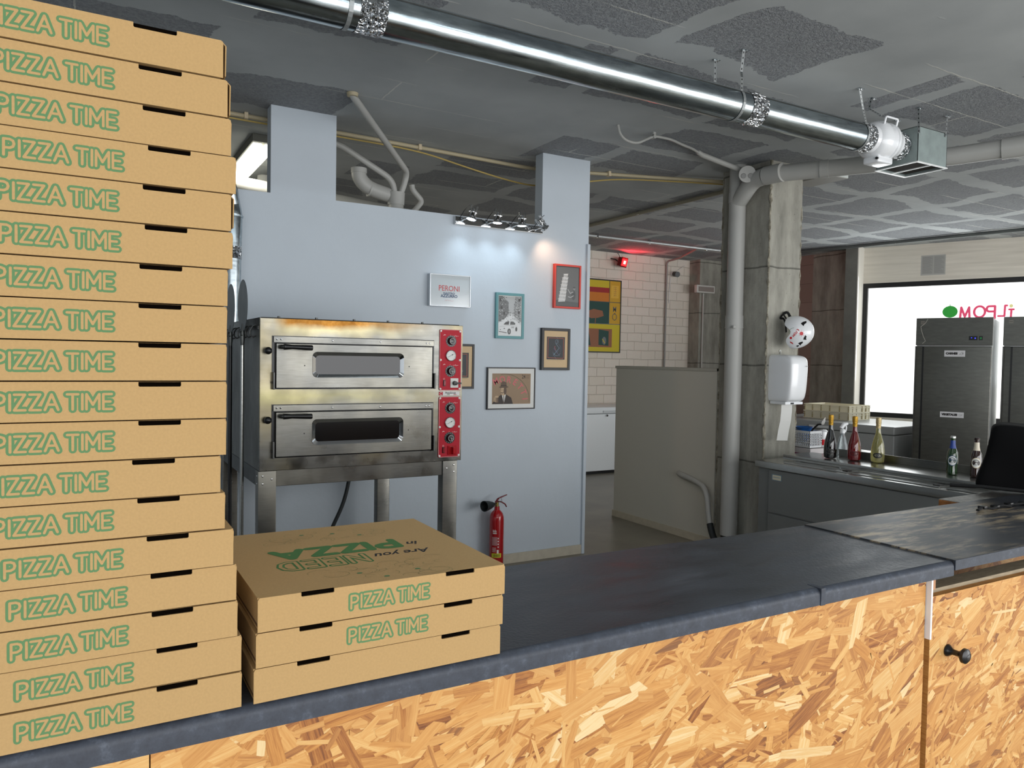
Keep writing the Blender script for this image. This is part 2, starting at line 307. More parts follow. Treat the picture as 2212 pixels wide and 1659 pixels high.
# drawing on flat sheets: u right, v up, layers lifted 0.25 mm apart
def frame_m(o, u, v):
    u = Vector(u).normalized(); v = Vector(v).normalized(); n = u.cross(v)
    M = Matrix((u, v, n)).transposed().to_4x4(); M.translation = Vector(o); return M
class Sheet:
    def __init__(s, mb, o, u, v, lift=.0003): s.mb = mb; s.M = frame_m(o, u, v); s.l = lift; s.k = 1; s.c = 0
    def poly(s, pts, mt, layer=None):
        s.c += 1; z = (layer if layer is not None else s.k)*s.l+(s.c % 400)*s.l*.0022; s.mb.add([(p[0], p[1], z) for p in pts], [list(range(len(pts)))], mt, False, s.M)
    def rect(s, x0, y0, x1, y1, mt, layer=1): s.poly([(x0, y0), (x1, y0), (x1, y1), (x0, y1)], mt, layer)
    def disc(s, x, y, rx, ry, mt, layer=1, n=24, rot=0):
        s.poly([(x+rx*math.cos(a)*math.cos(rot)-ry*math.sin(a)*math.sin(rot), y+rx*math.cos(a)*math.sin(rot)+ry*math.sin(a)*math.cos(rot)) for a in [2*PI*i/n for i in range(n)]], mt, layer)
    def stroke(s, pts, w, mt, layer=1, cap=True):
        for a, b in zip(pts, pts[1:]):
            a = Vector(a); b = Vector(b); d = (b-a)
            if d.length < 1e-7: continue
            d.normalize(); n = Vector((-d.y, d.x))*w/2
            if cap:
                P = []; ang = math.atan2(d.y, d.x)
                for i in range(6): t = ang-PI/2+PI*i/5; P.append((b.x+w/2*math.cos(t), b.y+w/2*math.sin(t)))
                for i in range(6): t = ang+PI/2+PI*i/5; P.append((a.x+w/2*math.cos(t), a.y+w/2*math.sin(t)))
            else: P = [a-n, b-n, b+n, a+n]
            s.c += 1; z = layer*s.l+(s.c % 400)*s.l*.0022; s.mb.add([(p[0], p[1], z) for p in P], [list(range(len(P)))], mt, False, s.M)
    def arc(s, x, y, rx, ry, a0, a1, w, mt, layer=1, n=14): s.stroke([(x+rx*math.cos(a0+(a1-a0)*i/n), y+ry*math.sin(a0+(a1-a0)*i/n)) for i in range(n+1)], w, mt, layer)
    def text(s, st, x, y, size, mt, layer=1, bold=0, align='CENTER', shear=0, sx=1, rot=0, width=None):
        cu = bpy.data.curves.new('t', 'FONT'); cu.body = st; cu.size = size; cu.offset = bold; cu.align_x = align; cu.align_y = 'CENTER'; cu.shear = shear; cu.resolution_u = 3
        o = bpy.data.objects.new('t', cu); C.objects.link(o); dg = bpy.context.evaluated_depsgraph_get(); me = bpy.data.meshes.new_from_object(o.evaluated_get(dg))
        if width and me.vertices:
            xs = [v.co.x for v in me.vertices]; sx = width/(max(xs)-min(xs))
        R = Matrix.Rotation(rot, 4, 'Z')
        s.mb.add([Vector((x, y, layer*s.l))+R @ Vector((v.co.x*sx, v.co.y, 0)) for v in me.vertices], [list(p.vertices) for p in me.polygons], mt, False, s.M)
        bpy.data.objects.remove(o); bpy.data.curves.remove(cu); bpy.data.meshes.remove(me)

# ================================================================== THE ROOM
ZC = H+1.506
MB().box(-3.2, 11, -3.2, 9.6, -.1, 0, floor_m).build('floor', kind='structure')
MB().box(-3.2, 11, -3.2, 9.6, ZC, ZC+.12, ceil_m).build('ceiling', kind='structure')
MB().box(-3.2, -3.1, -3.2, 9.6, 0, ZC, white).build('wall_left', kind='structure')
b = MB(); b.box(-3.1, 11, -3.2, -3.1, 2.45, ZC, white); b.box(-3.1, -2.2, -3.2, -3.1, 0, 2.45, white); b.box(10.4, 11, -3.2, -3.1, 0, 2.45, white); b.build('wall_front', kind='structure')
# oven wall: low wall with two piers up to the ceiling
WY = 4.719; WT = .1; zt = H+.978
b = MB()
b.prism([(-3.1, 0), (3.357, 0), (3.357, ZC), (2.935, ZC), (2.935, zt), (1.402, zt), (1.402, ZC), (1.001, ZC), (1.001, zt), (-3.1, zt)], 'y', WY, WY+WT, white)
b.build('wall_oven', kind='structure')
MB().box(3.336, 3.362, WY-.02, WY+.005, 0, H+.877, white, .003).build('trim_1', kind='structure')
MB().box(1.95, 3.336, WY-.014, WY, 0, .07, white_side, .003).build('baseboard_oven', kind='structure')
# far brick wall
MB().box(-3.1, 9.6, 8.5, 8.62, 0, ZC, brickw).build('wall_far', kind='structure')
# left back room wall seen above the low wall
# window wall on a skewed line
D = Vector((.36468765, -.93112992, 0)); P0 = Vector((8.809, 6.252, 0)); NW = Vector((-D.y, D.x, 0))   # NW points outward
wall_M = frame_m(P0, D, (0, 0, 1))         # local: x along the wall, y up, z towards D x Z
out = D.cross(Vector((0, 0, 1))); sgn = 1 if out.x > 0 else -1
b = MB()
def wbox(mb, s0, s1, z0, z1, d0, d1, mt, bev=0):   # d outward from room face
    mb.add([], [], mt); A = [P0+D*s+Vector((0, 0, z))+NW*d for s in (s0, s1) for z in (z0, z1) for d in (d0, d1)]
    mb.add(A, [[0, 1, 3, 2], [4, 6, 7, 5], [0, 4, 5, 1], [2, 3, 7, 6], [0, 2, 6, 4], [1, 5, 7, 3]], mt)
zw0, zw1 = .82, H+1.048
wbox(b, -.14, 5.6, zw1, ZC, 0, .25, beam_m); wbox(b, -.14, 5.6, 0, zw0, 0, .25, beam_m); wbox(b, -.14, 0, zw0, zw1, 0, .25, white); wbox(b, 4.2, 5.6, zw0, zw1, 0, .25, beam_m)
b.build('wall_window', kind='structure')
b = MB(); fw = .055
wbox(b, 0, fw, zw0, zw1, .0, .07, black_paint); wbox(b, 4.14, 4.2, zw0, zw1, .0, .07, black_paint); wbox(b, fw, 4.14, zw1-.06, zw1, .0, .07, black_paint); wbox(b, fw, 4.14, zw0, zw0+.06, .0, .07, black_paint); wbox(b, 1.62, 1.68, zw0+.06, zw1-.06, .02, .07, black_paint) if 0 else None
win = b.build('window_1', kind='structure')
b = MB(); wbox(b, fw, 4.14, zw0+.06, zw1-.06, .05, .06, pane_m)
pane = b.build('window_pane', parent=win)
# shop name stuck on the outside of the glass: reads mirrored from in here
b = MB(); sh = Sheet(b, P0+D*0+NW*.049+Vector((0, 0, H)), -D, (0, 0, 1), .0006)   # u runs to the left as seen from outside
def sx_(p): return -p
def sg(s_, z): return (-s_, z)
zb = .60
def SS(pts, w, mt, layer=1): sh2.stroke([(-a, c) for a, c in pts], w, mt, layer)
# draw on the room side with mirrored coordinates
sh2 = Sheet(b, P0+NW*.0495+Vector((0, 0, H)), -D, (0, 0, 1), -.0008)
sh2 = Sheet(b, P0+NW*.048+Vector((0, 0, H)), D, (0, 0, 1), .0008)
def S(pts, w, mt): sh2.stroke(pts, w, mt, 1)
w_ = .032
s0 = .94    # tomato centre along the wall
def P_(x, y): return (x, y)
sh2.disc(.988, .663, .082, .072, sign_green, 1, 28)
sh2.stroke([(.99, .725), (.985, .75)], .008, sign_green, 1); sh2.stroke([(1.03, .73), (1.045, .765)], .004, sign_line)
sh2.arc(1.12, .72, .16, .085, PI*.62, PI*.98, .005, sign_line); sh2.arc(1.12, .72, .16, .085, PI*.25, PI*.62, .005, sign_line)
# M  O  P  .  L  i   mirrored
S([(1.096, .575), (1.106, .712), (1.146, .60), (1.188, .712), (1.196, .575)], w_*.8, sign_red)
sh2.arc(1.297, .655, .056, .066, 0, 2*PI, w_*.8, sign_red, 1, 24)
S([(1.452, .575), (1.452, .718), (1.395, .718)], w_*.8, sign_red); sh2.arc(1.395, .687, .026, .031, PI/2, PI*1.5, w_*.8, sign_red); S([(1.395, .656), (1.452, .656)], w_*.8, sign_red)
S([(1.572, .722), (1.552, .722), (1.548, .60), (1.487, .60)], w_*.7, sign_red)
S([(1.612, .575), (1.616, .675), (1.594, .675)], w_*.7, sign_red); S([(1.616, .675), (1.638, .675)], w_*.7, sign_red); sh2.disc(1.612, .716, .019, .021, sign_pale)
lt = b.build('window_lettering', parent=win); lt['label'] = 'mirrored red shop lettering and green tomato on the glass'
# white reveal on the left of the window
b = MB(); wbox(b, -.16, -.012, 0, ZC, -.25, 0, mat('shaded_render', (104, 104, 98), .8, noise=.12, nscale=8)); b.build('trim_2', kind='structure')  # colour darkened to paint in the shade on its room side
b = MB(); wbox(b, -.012, 0, 0, ZC, -.25, 0, mat('reveal_white', (236, 232, 222), .6)); b.build('trim_4', kind='structure')
MB().prism([(9.2, 7.05), (9.35, 7.05), (9.2, 8.6), (8.95, 8.6)], 'z', 0, ZC, brickr).build('wall_right', kind='structure')
b = MB(); b.add([(8.80, 6.95, 0), (8.78, 8.5, 0), (8.78, 8.5, ZC), (8.80, 6.95, ZC), (8.9, 6.95, 0), (8.9, 8.5, 0), (8.9, 8.5, ZC), (8.9, 6.95, ZC)], [[0, 1, 2, 3], [4, 7, 6, 5], [0, 3, 7, 4], [3, 2, 6, 7], [0, 4, 5, 1], [1, 5, 6, 2]], brickr); b.build('wall_side', kind='structure')

# ---------------------------------------------------------------- columns
def column(poly, z0, z1, label, edges, base=concrete):
    r = thing('concrete_column', label, 'column', (poly[0][0], poly[0][1], z0))
    b = MB(); n = len(poly); rows = 40
    vs = []; fs = []
    for j in range(rows+1):
        z = z0+(z1-z0)*j/rows
        for p in poly: vs.append((p[0], p[1], z))
    for j in range(rows):
        for i in range(n): k = (i+1) % n; fs.append([j*n+i, j*n+k, (j+1)*n+k, (j+1)*n+i])
    fs += [list(range(n))[::-1], [rows*n+i for i in range(n)]]
    b.add(vs, fs, base); b.build('shaft', r)
    for (ex, ey) in edges:        # ragged grout seam running down an edge
        e = MB(); K = 90; vs = []; fs = []
        for j in range(K+1):
            z = z0+(z1-z0)*j/K; r_ = .004+.009*random.random()**1.5
            for q in range(6): a = 2*PI*q/6; rr = r_*(.7+.6*random.random()); vs.append((ex+rr*math.cos(a), ey+rr*math.sin(a), z))
        for j in range(K):
            for q in range(6): l = (q+1) % 6; fs.append([j*6+q, j*6+l, j*6+6+l, j*6+6+q])
        e.add(vs, fs, concrete_edge); e.build('grout_seam', r)
    return r
column([(4.452, 3.95), (4.80, 3.95), (4.80, 4.43), (4.452, 4.43)], 0, ZC, 'bare concrete column carrying the towel dispenser and grey pipe', [(4.455, 3.952), (4.797, 3.955), (4.455, 4.425)])
column([(7.90, 8.28), (8.56, 8.28), (8.56, 8.52), (7.90, 8.52)], 0, ZC, 'concrete column against the far white brick wall under an emergency light', [])
column([(8.72, 6.42), (9.05, 6.30), (9.1, 7.02), (8.80, 7.03)], 0, ZC, 'concrete column beside the bright frosted window', [(8.72, 6.42)])

# ---------------------------------------------------------------- low partition by the column
b = MB(); b.box(4.438, 4.53, 4.43, 5.74, 0, H-.05, mat('partition_paint', (196, 194, 184), .6, bump=.06, bscale=10)); wp = b.build('wall_partition', kind='structure')
MB().box(4.430, 4.54, 4.43, 5.75, H-.075, H-.05, mat('partition_cap', (176, 174, 164), .6), .002).build('trim_3', kind='structure')
MB().box(4.424, 4.438, 4.43, 5.745, 0, .06, white_side, .002).build('baseboard_partition', kind='structure')

# twin-tube ceiling lamp over the customer side of the counter (mirrored in the duct)
cl = thing('ceiling_lamp', 'long twin-tube ceiling lamp over the counter, seen only as streaks on the duct', 'light fixture', (1.0, .95, ZC))
MB().box(-1.2, 3.0, .86, 1.04, ZC-.05, ZC-.001, white, .004).build('housing', cl)
for y in (.90, 1.0): b = MB(); b.tube([(-1.15, y, ZC-.068), (2.95, y, ZC-.068)], .018, mat('lamp_tube', (240, 250, 255), .4, emit=10), 12); b.build('tube', cl)

# ================================================================== BAR COUNTER
CT = H-.408; CY0, CY1 = .893, 1.275
def osb_panel(name, x0, x1, z0, z1, y, parent, n_per=6500, seed=1, thick=.018, grain=0):
    rnd = random.Random(seed); area_ = (x1-x0)*(z1-z0); n = int(area_*n_per)
    vs = []; fs = []; cols = []; uvs = []; 
    # slab
    A = [(x0, y+thick, z0), (x1, y+thick, z0), (x1, y+thick, z1), (x0, y+thick, z1), (x0, y, z0), (x1, y, z0), (x1, y, z1), (x0, y, z1)]
    vs += A
    for f in ([4, 5, 6, 7], [0, 3, 2, 1], [0, 1, 5, 4], [2, 3, 7, 6], [0, 4, 7, 3], [1, 2, 6, 5]):
        fs.append(f); cols.append((.35, .3)); uvs.append([(vs[i][0], vs[i][2]) for i in f])
    def clip(P):
        for ax, lim, sg_ in ((0, x0, 1), (0, x1, -1), (1, z0, 1), (1, z1, -1)):
            Q = []
            for i in range(len(P)):
                a, b_ = P[i], P[(i+1) % len(P)]; ia = (a[ax]-lim)*sg_ >= 0; ib = (b_[ax]-lim)*sg_ >= 0
                if ia: Q.append(a)
                if ia != ib: t = (lim-a[ax])/(b_[ax]-a[ax]); Q.append(tuple(a[k]+(b_[k]-a[k])*t for k in range(4)))
            P = Q
            if len(P) < 3: return []
        return P
    for i in range(n):
        f_ = i/n
        big = rnd.random() < (.16 if f_ < .93 else .05); L_ = rnd.uniform(.07, .16) if big else rnd.uniform(.02, .10)*(.5+.7*rnd.random()); W_ = rnd.uniform(.018, .042) if big else rnd.uniform(.002, .020)
        if rnd.random() < .12: L_ *= .5; W_ *= .35
        cx, cz = rnd.uniform(x0-.03, x1+.03), rnd.uniform(z0-.03, z1+.03)
        a = rnd.gauss(.30+.35*math.sin(cx*6+seed)*math.cos(cz*8), .34) if rnd.random() < .76 else rnd.uniform(-PI/2, PI/2)
        ca, sa = math.cos(a), math.sin(a); du, dv = rnd.uniform(0, 50), rnd.uniform(0, 50)
        sk = rnd.uniform(-.3, .3)*W_
        loc = [(-L_/2-sk, -W_/2*rnd.uniform(.6, 1)), (-L_/6, -W_/2*rnd.uniform(.85, 1.1)), (L_/2-sk, -W_/2*rnd.uniform(.5, 1)), (L_/2+sk*1.5, W_/2*rnd.uniform(.5, 1)), (L_/5, W_/2*rnd.uniform(.85, 1.1)), (-L_/2+sk, W_/2*rnd.uniform(.6, 1))]
        P = clip([(cx+p[0]*ca-p[1]*sa, cz+p[0]*sa+p[1]*ca, p[0]+du, p[1]+dv) for p in loc])
        if not P: continue
        yy = y-.00005-.0005*f_-rnd.random()*.0001; o = len(vs); vs += [(p[0], yy, p[1]) for p in P]; fs.append(list(range(o, o+len(P))))
        t = min(1, max(.02, rnd.gauss(.50, .19)))
        if rnd.random() < .09: t *= .5
        cols.append((t, rnd.random())); uvs.append([(p[2], p[3]) for p in P])
    me = bpy.data.meshes.new(name); 
    r_ = parent; inv = Matrix.Translation(r_.location).inverted() if r_ else Matrix()
    me.from_pydata([tuple(inv @ Vector(p)) for p in vs], [], fs); me.materials.append(osb_m)
    me.uv_layers.new(name='UVMap'); me.color_attributes.new('strand', 'FLOAT_COLOR', 'CORNER'); uvl = me.uv_layers['UVMap']; ca_ = me.color_attributes['strand']; k = 0
    for fi, f in enumerate(fs):
        for j in range(len(f)):
            uvl.data[k].uv = uvs[fi][j]; ca_.data[k].color = (cols[fi][0], cols[fi][1], 0, 1); k += 1
    o = bpy.data.objects.new(name, me); C.objects.link(o); o.parent = parent; return o
bar = thing('bar_counter', 'long bar counter body faced with bright chipboard strands', 'counter', (.7, 1.05, 0))
PY = .915
osb_panel('front_panel', -.75, .066, .12, CT-.0325, PY, bar, seed=3)
osb_panel('front_panel', .0675, 1.525, .12, CT-.0325, PY, bar, seed=5)
b = MB(); b.box(1.5265, 1.532, PY-.012, PY+.01, CT-.16, CT-.0325, mat('white_edge_strip', (232, 234, 238), .3), .001); e_ = b.build('edge_strip', bar); e_['label'] = 'short white edge strip at the end of the counter'
b = MB(); b.box(1.49, 1.524, PY+.02, CY1-.03, .02, CT-.033, kraft_in); b.box(-.75, 1.52, CY1-.05, CY1-.03, .02, CT-.033, steel_d); b.box(-.75, 1.49, PY+.02, CY1-.05, .02, .05, kraft_in); b.box(1.535, 1.56, PY+.0, PY+.05, CT-.062, CT-.0325, mat('timber', (176, 128, 92), .7)); b.build('carcass', bar)
b = MB(); b.box(-.74, 1.52, PY+.03, CY1-.06, 0, .02, black); b.build('plinth', bar)
# black laminate top: two lengths with rolled front edge
def top_len(x0, x1, zt_, name, root, y0=CY0):
    b = MB(); r = .012; P = []
    for i in range(7): a = PI/2*i/6; P.append((y0+r-r*math.sin(a), zt_-r+r*math.cos(a)))
    P = [(CY1, zt_)]+P+[(y0, zt_-.030), (y0+.006, zt_-.032), (CY1, zt_-.030)]
    n = len(P); b.prism(P, 'x', x0, x1, laminate, False)
    for k in range(len(b.f)):
        f = b.f[k]; ys = [b.v[i].y for i in f]
        if max(ys) < y0+.0125 and len(f) == 4: b.mi[k] = b.m(laminate_edge); b.sm[k] = True
    return b.build(name, root)
wt = thing('worktop', 'long black laminate worktop carrying the pizza boxes', 'worktop', (.7, 1.08, CT-.03))
top_len(-.75, 1.176, CT, 'worktop_section', wt); top_len(1.1765, 1.592, CT-.002, 'worktop_section', wt, CY0+.003)
MB().box(1.165, 1.1775, CY0-.002, CY0+.03, CT-.031, CT+.0006, laminate_edge, .001).build('joint_strip', wt)
fl = thing('counter_flap', 'worn black flap section right of the long worktop', 'worktop', (2.0, 1.08, CT-.02))
MB().box(1.5935, 3.2, CY0+.004, CY1, CT-.020, CT+.001, laminate_worn, .0015).build('flap_board', fl)
MB().box(1.5935, 3.2, CY0+.001, CY0+.004, CT-.0205, CT+.0005, laminate_edge).build('edge_band', fl)
gt = thing('counter_gate', 'chipboard gate panel with a black knob under the worn flap', 'gate', (2.1, 1.0, .1))
osb_panel('gate_panel', 1.538, 2.6, .12, H-.482, PY-.004, gt, seed=11, n_per=8000)
MB().box(1.54, 2.6, PY+.012, PY+.055, H-.487, H-.474, mat('grey_timber', (150, 136, 112), .8, noise=.2, nscale=30, stretch=(1, 8, 8)), .001).build('top_rail', gt)
b = MB(); kx, kz = 1.603, H-.605
b.lathe([(.0, .045), (.010, .044), (.0155, .040), (.016, .034), (.010, .029), (.006, .024), (.006, .012), (.010, .006), (.013, .002), (.013, 0)], black, 24, frame_m((kx, PY-.005, kz), (1, 0, 0), (0, 0, 1))); b.lathe([(0, .0462), (.005, .0455), (.006, .0445)], mat('knob_centre', (60, 60, 60), .4), 16, frame_m((kx, PY-.005, kz), (1, 0, 0), (0, 0, 1)))
b.build('knob', gt)
osb_panel('inner_panel', 1.56, 2.6, .12, CT-.022, CY1-.045, gt, seed=21, n_per=2500)
# raised shelf piece behind the flap
b = MB(); rs = thing('shelf_board', 'short grey topped chipboard ledge behind the counter flap', 'shelf', (2.7, 1.35, CT-.06))
b = MB(); b.box(2.41, 3.1, 1.282, 1.415, CT-.060, CT-.0235, mat('chipboard_edge', (150, 96, 48), .8, noise=.3, nscale=60), .004); b.build('board', rs)
b = MB(); b.box(2.412, 3.1, 1.284, 1.4145, CT-.0235, CT-.022, mat('speckled_top', (150, 146, 138), .5, noise=.3, nscale=90)); b.build('surface', rs)
MB().box(2.50, 3.05, 1.30, 1.40, .0, CT-.060, steel_d).build('support', rs)

# ================================================================== PIZZA BOXES
STROKES = {'P': (.62, [[(.0, 0), (.0, 1)], [(0, 1), (.34, 1), (.52, .92), (.58, .74), (.52, .56), (.34, .46), (0, .46)]]),
 'I': (.0, [[(0, 0), (0, 1)]]), 'Z': (.62, [[(0, 1), (.6, 1), (0, 0), (.62, 0)]]), 'A': (.78, [[(0, 0), (.39, 1), (.78, 0)], [(.16, .34), (.62, .34)]]),
 'T': (.66, [[(0, 1), (.66, 1)], [(.33, 1), (.33, 0)]]), 'M': (.78, [[(0, 0), (0, 1), (.39, .3), (.78, 1), (.78, 0)]]), 'E': (.52, [[(.52, 1), (0, 1), (0, 0), (.52, 0)], [(0, .5), (.44, .5)]]),
 'N': (.66, [[(0, 0), (0, 1), (.66, 0), (.66, 1)]]), 'D': (.66, [[(0, 0), (0, 1), (.3, 1), (.56, .84), (.66, .5), (.56, .16), (.3, 0), (0, 0)]]), ' ': (.02, [])}
def stroke_text(sh_, txt, x, y, width, h, w1, w2, mt_in, mt_out, gap=.30, l0=1, flip=False):
    tot = sum(STROKES[c][0]+gap for c in txt)-gap; k = (width-w1)/tot; xx = x+w1/2
    for c in txt:
        wd, st = STROKES[c]
        for pl_ in st:
            pts = [(xx+p[0]*k, y+w1/2+p[1]*(h-w1)) for p in pl_]
            if flip: pts = [(2*x+width-p[0], 2*y+h-p[1]) for p in pts]
            if w2: sh_.stroke(pts, w2, mt_out, l0)
            if mt_in: sh_.stroke(pts, w1, mt_in, l0+1)
        xx += (wd+gap)*k
def make_box(print_front=True, print_top=False, flap_out=.004, label='', group=''):
    """pizza box .33 x .33 x .0415, origin at the bottom of the front left corner; front faces -y"""
    Wd, Dp, Ht, t = .328, .328, .0405, .0022
    r = thing('pizza_box', label, 'pizza box', (0, 0, 0), 0, group)
    n = [(.050, .090), (Wd-.089, Wd-.047)]; nd = .0052
    b = MB()      # front panel with two slots cut into its upper edge
    P = [(0, 0), (Wd, 0), (Wd, Ht-.003), (Wd-.002, Ht)]
    for a, c in n[::-1]: P += [(c, Ht), (c, Ht-nd+.001), (c-.001, Ht-nd), (a+.001, Ht-nd), (a, Ht-nd+.001), (a, Ht)]
    P += [(.002, Ht), (0, Ht-.003)]
    b.prism(P, 'y', 0, t, kraft)
    if print_front:
        sh_ = Sheet(b, (.110, 0, .0108), (1, 0, 0), (0, 0, 1), .00012)
        stroke_text(sh_, 'PIZZA TIME', 0, 0, .105, .0182, .0025, .0074, kraft, green, gap=.25)
    b.build('front_panel', r)
    b = MB()      # tray behind it
    b.box(t, Wd-t, t, Dp, 0, t, kraft); b.box(.003, .003+t, t, Dp-.002, t, Ht-.006, kraft_in); b.box(Wd-.003-t, Wd-.003, t, Dp-.002, t, Ht-.006, kraft_in); b.box(.003, Wd-.003, Dp-t, Dp, t, Ht-t, kraft)
    [b.box(a-.002, c+.002, t+.0001, t+.0012, Ht-nd-.004, Ht-.0003, slot_shade) for a, c in n]  # near-black strips paint the shade inside the slots
    b.build('tray', r)
    b = MB()      # lid, its side flaps splay out a little
    b.prism([(0.0, t+.0002), (n[0][0], t+.0002), (n[0][0]+.001, .0042), (n[0][1]-.001, .0042), (n[0][1], t+.0002), (n[1][0], t+.0002), (n[1][0]+.001, .0042), (n[1][1]-.001, .0042), (n[1][1], t+.0002), (Wd, t+.0002), (Wd, Dp), (0, Dp)], 'z', Ht-t, Ht, kraft)
    if print_top:
        st = Sheet(b, (0, 0, Ht), (1, 0, 0), (0, 1, 0), .00015)
        stroke_text(st, 'PIZZA', .052, .150, .190, .055, .013, 0, green_deep, None, gap=.24, flip=True)
        stroke_text(st, 'NEED', .050, .096, .122, .044, .0045, .0105, kraft, green_deep, gap=.34, flip=True)
        st.text('Are you', .228, .122, .030, black_ink, 1, .0006, 'CENTER', .4, 1, PI, width=.088); st.text('in', .262, .168, .026, black_ink, 1, .0006, 'CENTER', .4, 1, PI)
        rr = random.Random(4)
        for (cx, cy, ax, ay) in ((.15, .268, .085, .030), (.175, .045, .085, .038)):
            for k in range(26):
                x_, y_ = cx+rr.uniform(-ax, ax), cy+rr.uniform(-ay, ay); q = rr.uniform(.006, .018); a0 = rr.uniform(0, 6)
                st.arc(x_, y_, q, q*rr.uniform(.5, 1), a0, a0+rr.uniform(1.5, 5), .0007, green_faint, 1, 8)
            for k in range(3): st.disc(cx+rr.uniform(-ax, ax)*.7, cy+rr.uniform(-ay, ay)*.7, .004, .003, green, 2, 10)
    b.build('lid', r)
    for sgn_, x_ in ((-1, 0), (1, Wd)):
        b = MB(); o_ = flap_out*sgn_
        v = [(x_, .004, Ht), (x_, Dp-.004, Ht), (x_+o_, Dp-.004, Ht-.004), (x_+o_*1.2, Dp-.02, .006), (x_+o_*1.2, .012, .006), (x_+o_, .004, Ht-.004)]
        b.add(v+[(p[0]-sgn_*t*.6, p[1], p[2]) for p in v], [[0, 1, 2, 5], [2, 3, 4, 5], [6, 11, 8, 7], [8, 11, 10, 9], [0, 5, 11, 6], [5, 4, 10, 11], [4, 3, 9, 10], [3, 2, 8, 9], [2, 1, 7, 8]], kraft)
        for k in range(46):    # torn perforation teeth
            y_ = .012+k*.0067; b.add([(x_+o_*.9, y_, Ht-.0045), (x_+o_*.9, y_+.004, Ht-.0045), (x_+o_*1.1+sgn_*.0012, y_+.002, Ht-.0065)], [[0, 1, 2]], kraft)
        b.build('side_flap', r)
    return r
TX = [.138, .143, .147, .152, .147, .149, .144, .143, .143, .143, .143, .137, .142, .151, .155, .156, .161, .161]   # right edges, top to bottom
word = ['topmost', 'second', 'third', 'fourth', 'fifth', 'sixth', 'seventh', 'eighth', 'ninth']
GT = 'pizza boxes in the tall stack'
proto = make_box(True, False, .0012, '', GT); first = True; pitch = .0419
proto2 = make_box(True, False, .004, '', GT); first2 = True
for i in range(18):
    k = 17-i
    if k in (0, 1, 4): bx = proto2 if first2 else copy_tree(proto2); first2 = False
    else: bx = proto if first else copy_tree(proto); first = False
    z = CT+.0006+i*pitch*1.0003
    bx.location = (TX[k]-.328, CY0+.0015+random.uniform(0, .0035)+(.001 if k % 3 else 0), z); bx.rotation_euler = (0, 0, random.uniform(-.004, .004))
    if k < 9: lab = 'kraft pizza box, %s from the top of the tall stack' % word[k] if k else 'kraft pizza box at the very top of the tall stack'
    else: lab = 'kraft pizza box, %s from the bottom of the tall stack' % word[i] if i else 'kraft pizza box at the bottom of the tall stack, on the worktop'
    bx['label'] = lab; bx['group'] = GT
GS = 'pizza boxes in the short stack'
sm = make_box(True, True, -.002, 'top box of the short stack with large green PIZZA print upside down', GS); sm.location = (.178, CY0, CT+.0006+2*pitch*1.005)
s2 = make_box(True, False, -.002, 'middle box of the short stack with green PIZZA TIME print', GS); s2.location = (.1765, CY0+.0015, CT+.0006+pitch*1.002)
s3 = make_box(False, False, -.002, 'bottom box of the short stack with a plain unprinted front', GS); s3.location = (.1745, CY0+.003, CT+.0006); s3.rotation_euler = (0, 0, .003)

# ================================================================== OVEN ON ITS STAND
OX0, OX1, OY0, OY1, OZ0, OZ1 = .693, 1.690, 3.46, 4.50, .965, 1.650
ov = thing('pizza_oven', 'double-deck stainless pizza oven with red control panels', 'oven', (1.19, 3.98, OZ0))
b = MB(); b.box(OX0, OX1, OY0+.02, OY1, OZ0, OZ1, oven_side, .002); b.build('housing', ov)
b = MB(); b.box(OX0-.001, OX1+.001, OY0, OY0+.02, OZ0, OZ1+.001, oven_steel, .002)
sh_ = Sheet(b, (OX0, OY0, OZ0), (1, 0, 0), (0, 0, 1), .0003)

b.build('front_fascia', ov)
b = MB(); b.box(OX0+.01, OX1-.01, OY0+.02, OY1-.05, OZ1+.001, OZ1+.005, mat('soot_black', (34, 32, 30), .7)); 
for x in (.78, .95, 1.13, 1.30, 1.48): b.cyl((x, OY0+.03, OZ1+.001), (x, OY0+.03, OZ1+.012), .006, steel_d, 10)
b.build('top_plate', ov)
def rrect(x0, x1, z0, z1, r, n=6):
    P = []
    for cx, cz, a0 in ((x1-r, z1-r, 0), (x0+r, z1-r, PI/2), (x0+r, z0+r, PI), (x1-r, z0+r, 1.5*PI)):
        for i in range(n+1): a = a0+PI/2*i/n; P.append((cx+r*math.cos(a), cz+r*math.sin(a)))
    return P
def ring(mb, P0_, P1_, y0, y1, mt, smooth=True):
    n = len(P0_); mb.add([(p[0], y0, p[1]) for p in P0_]+[(p[0], y1, p[1]) for p in P1_], [[i, (i+1) % n, n+(i+1) % n, n+i] for i in range(n)], mt, smooth)
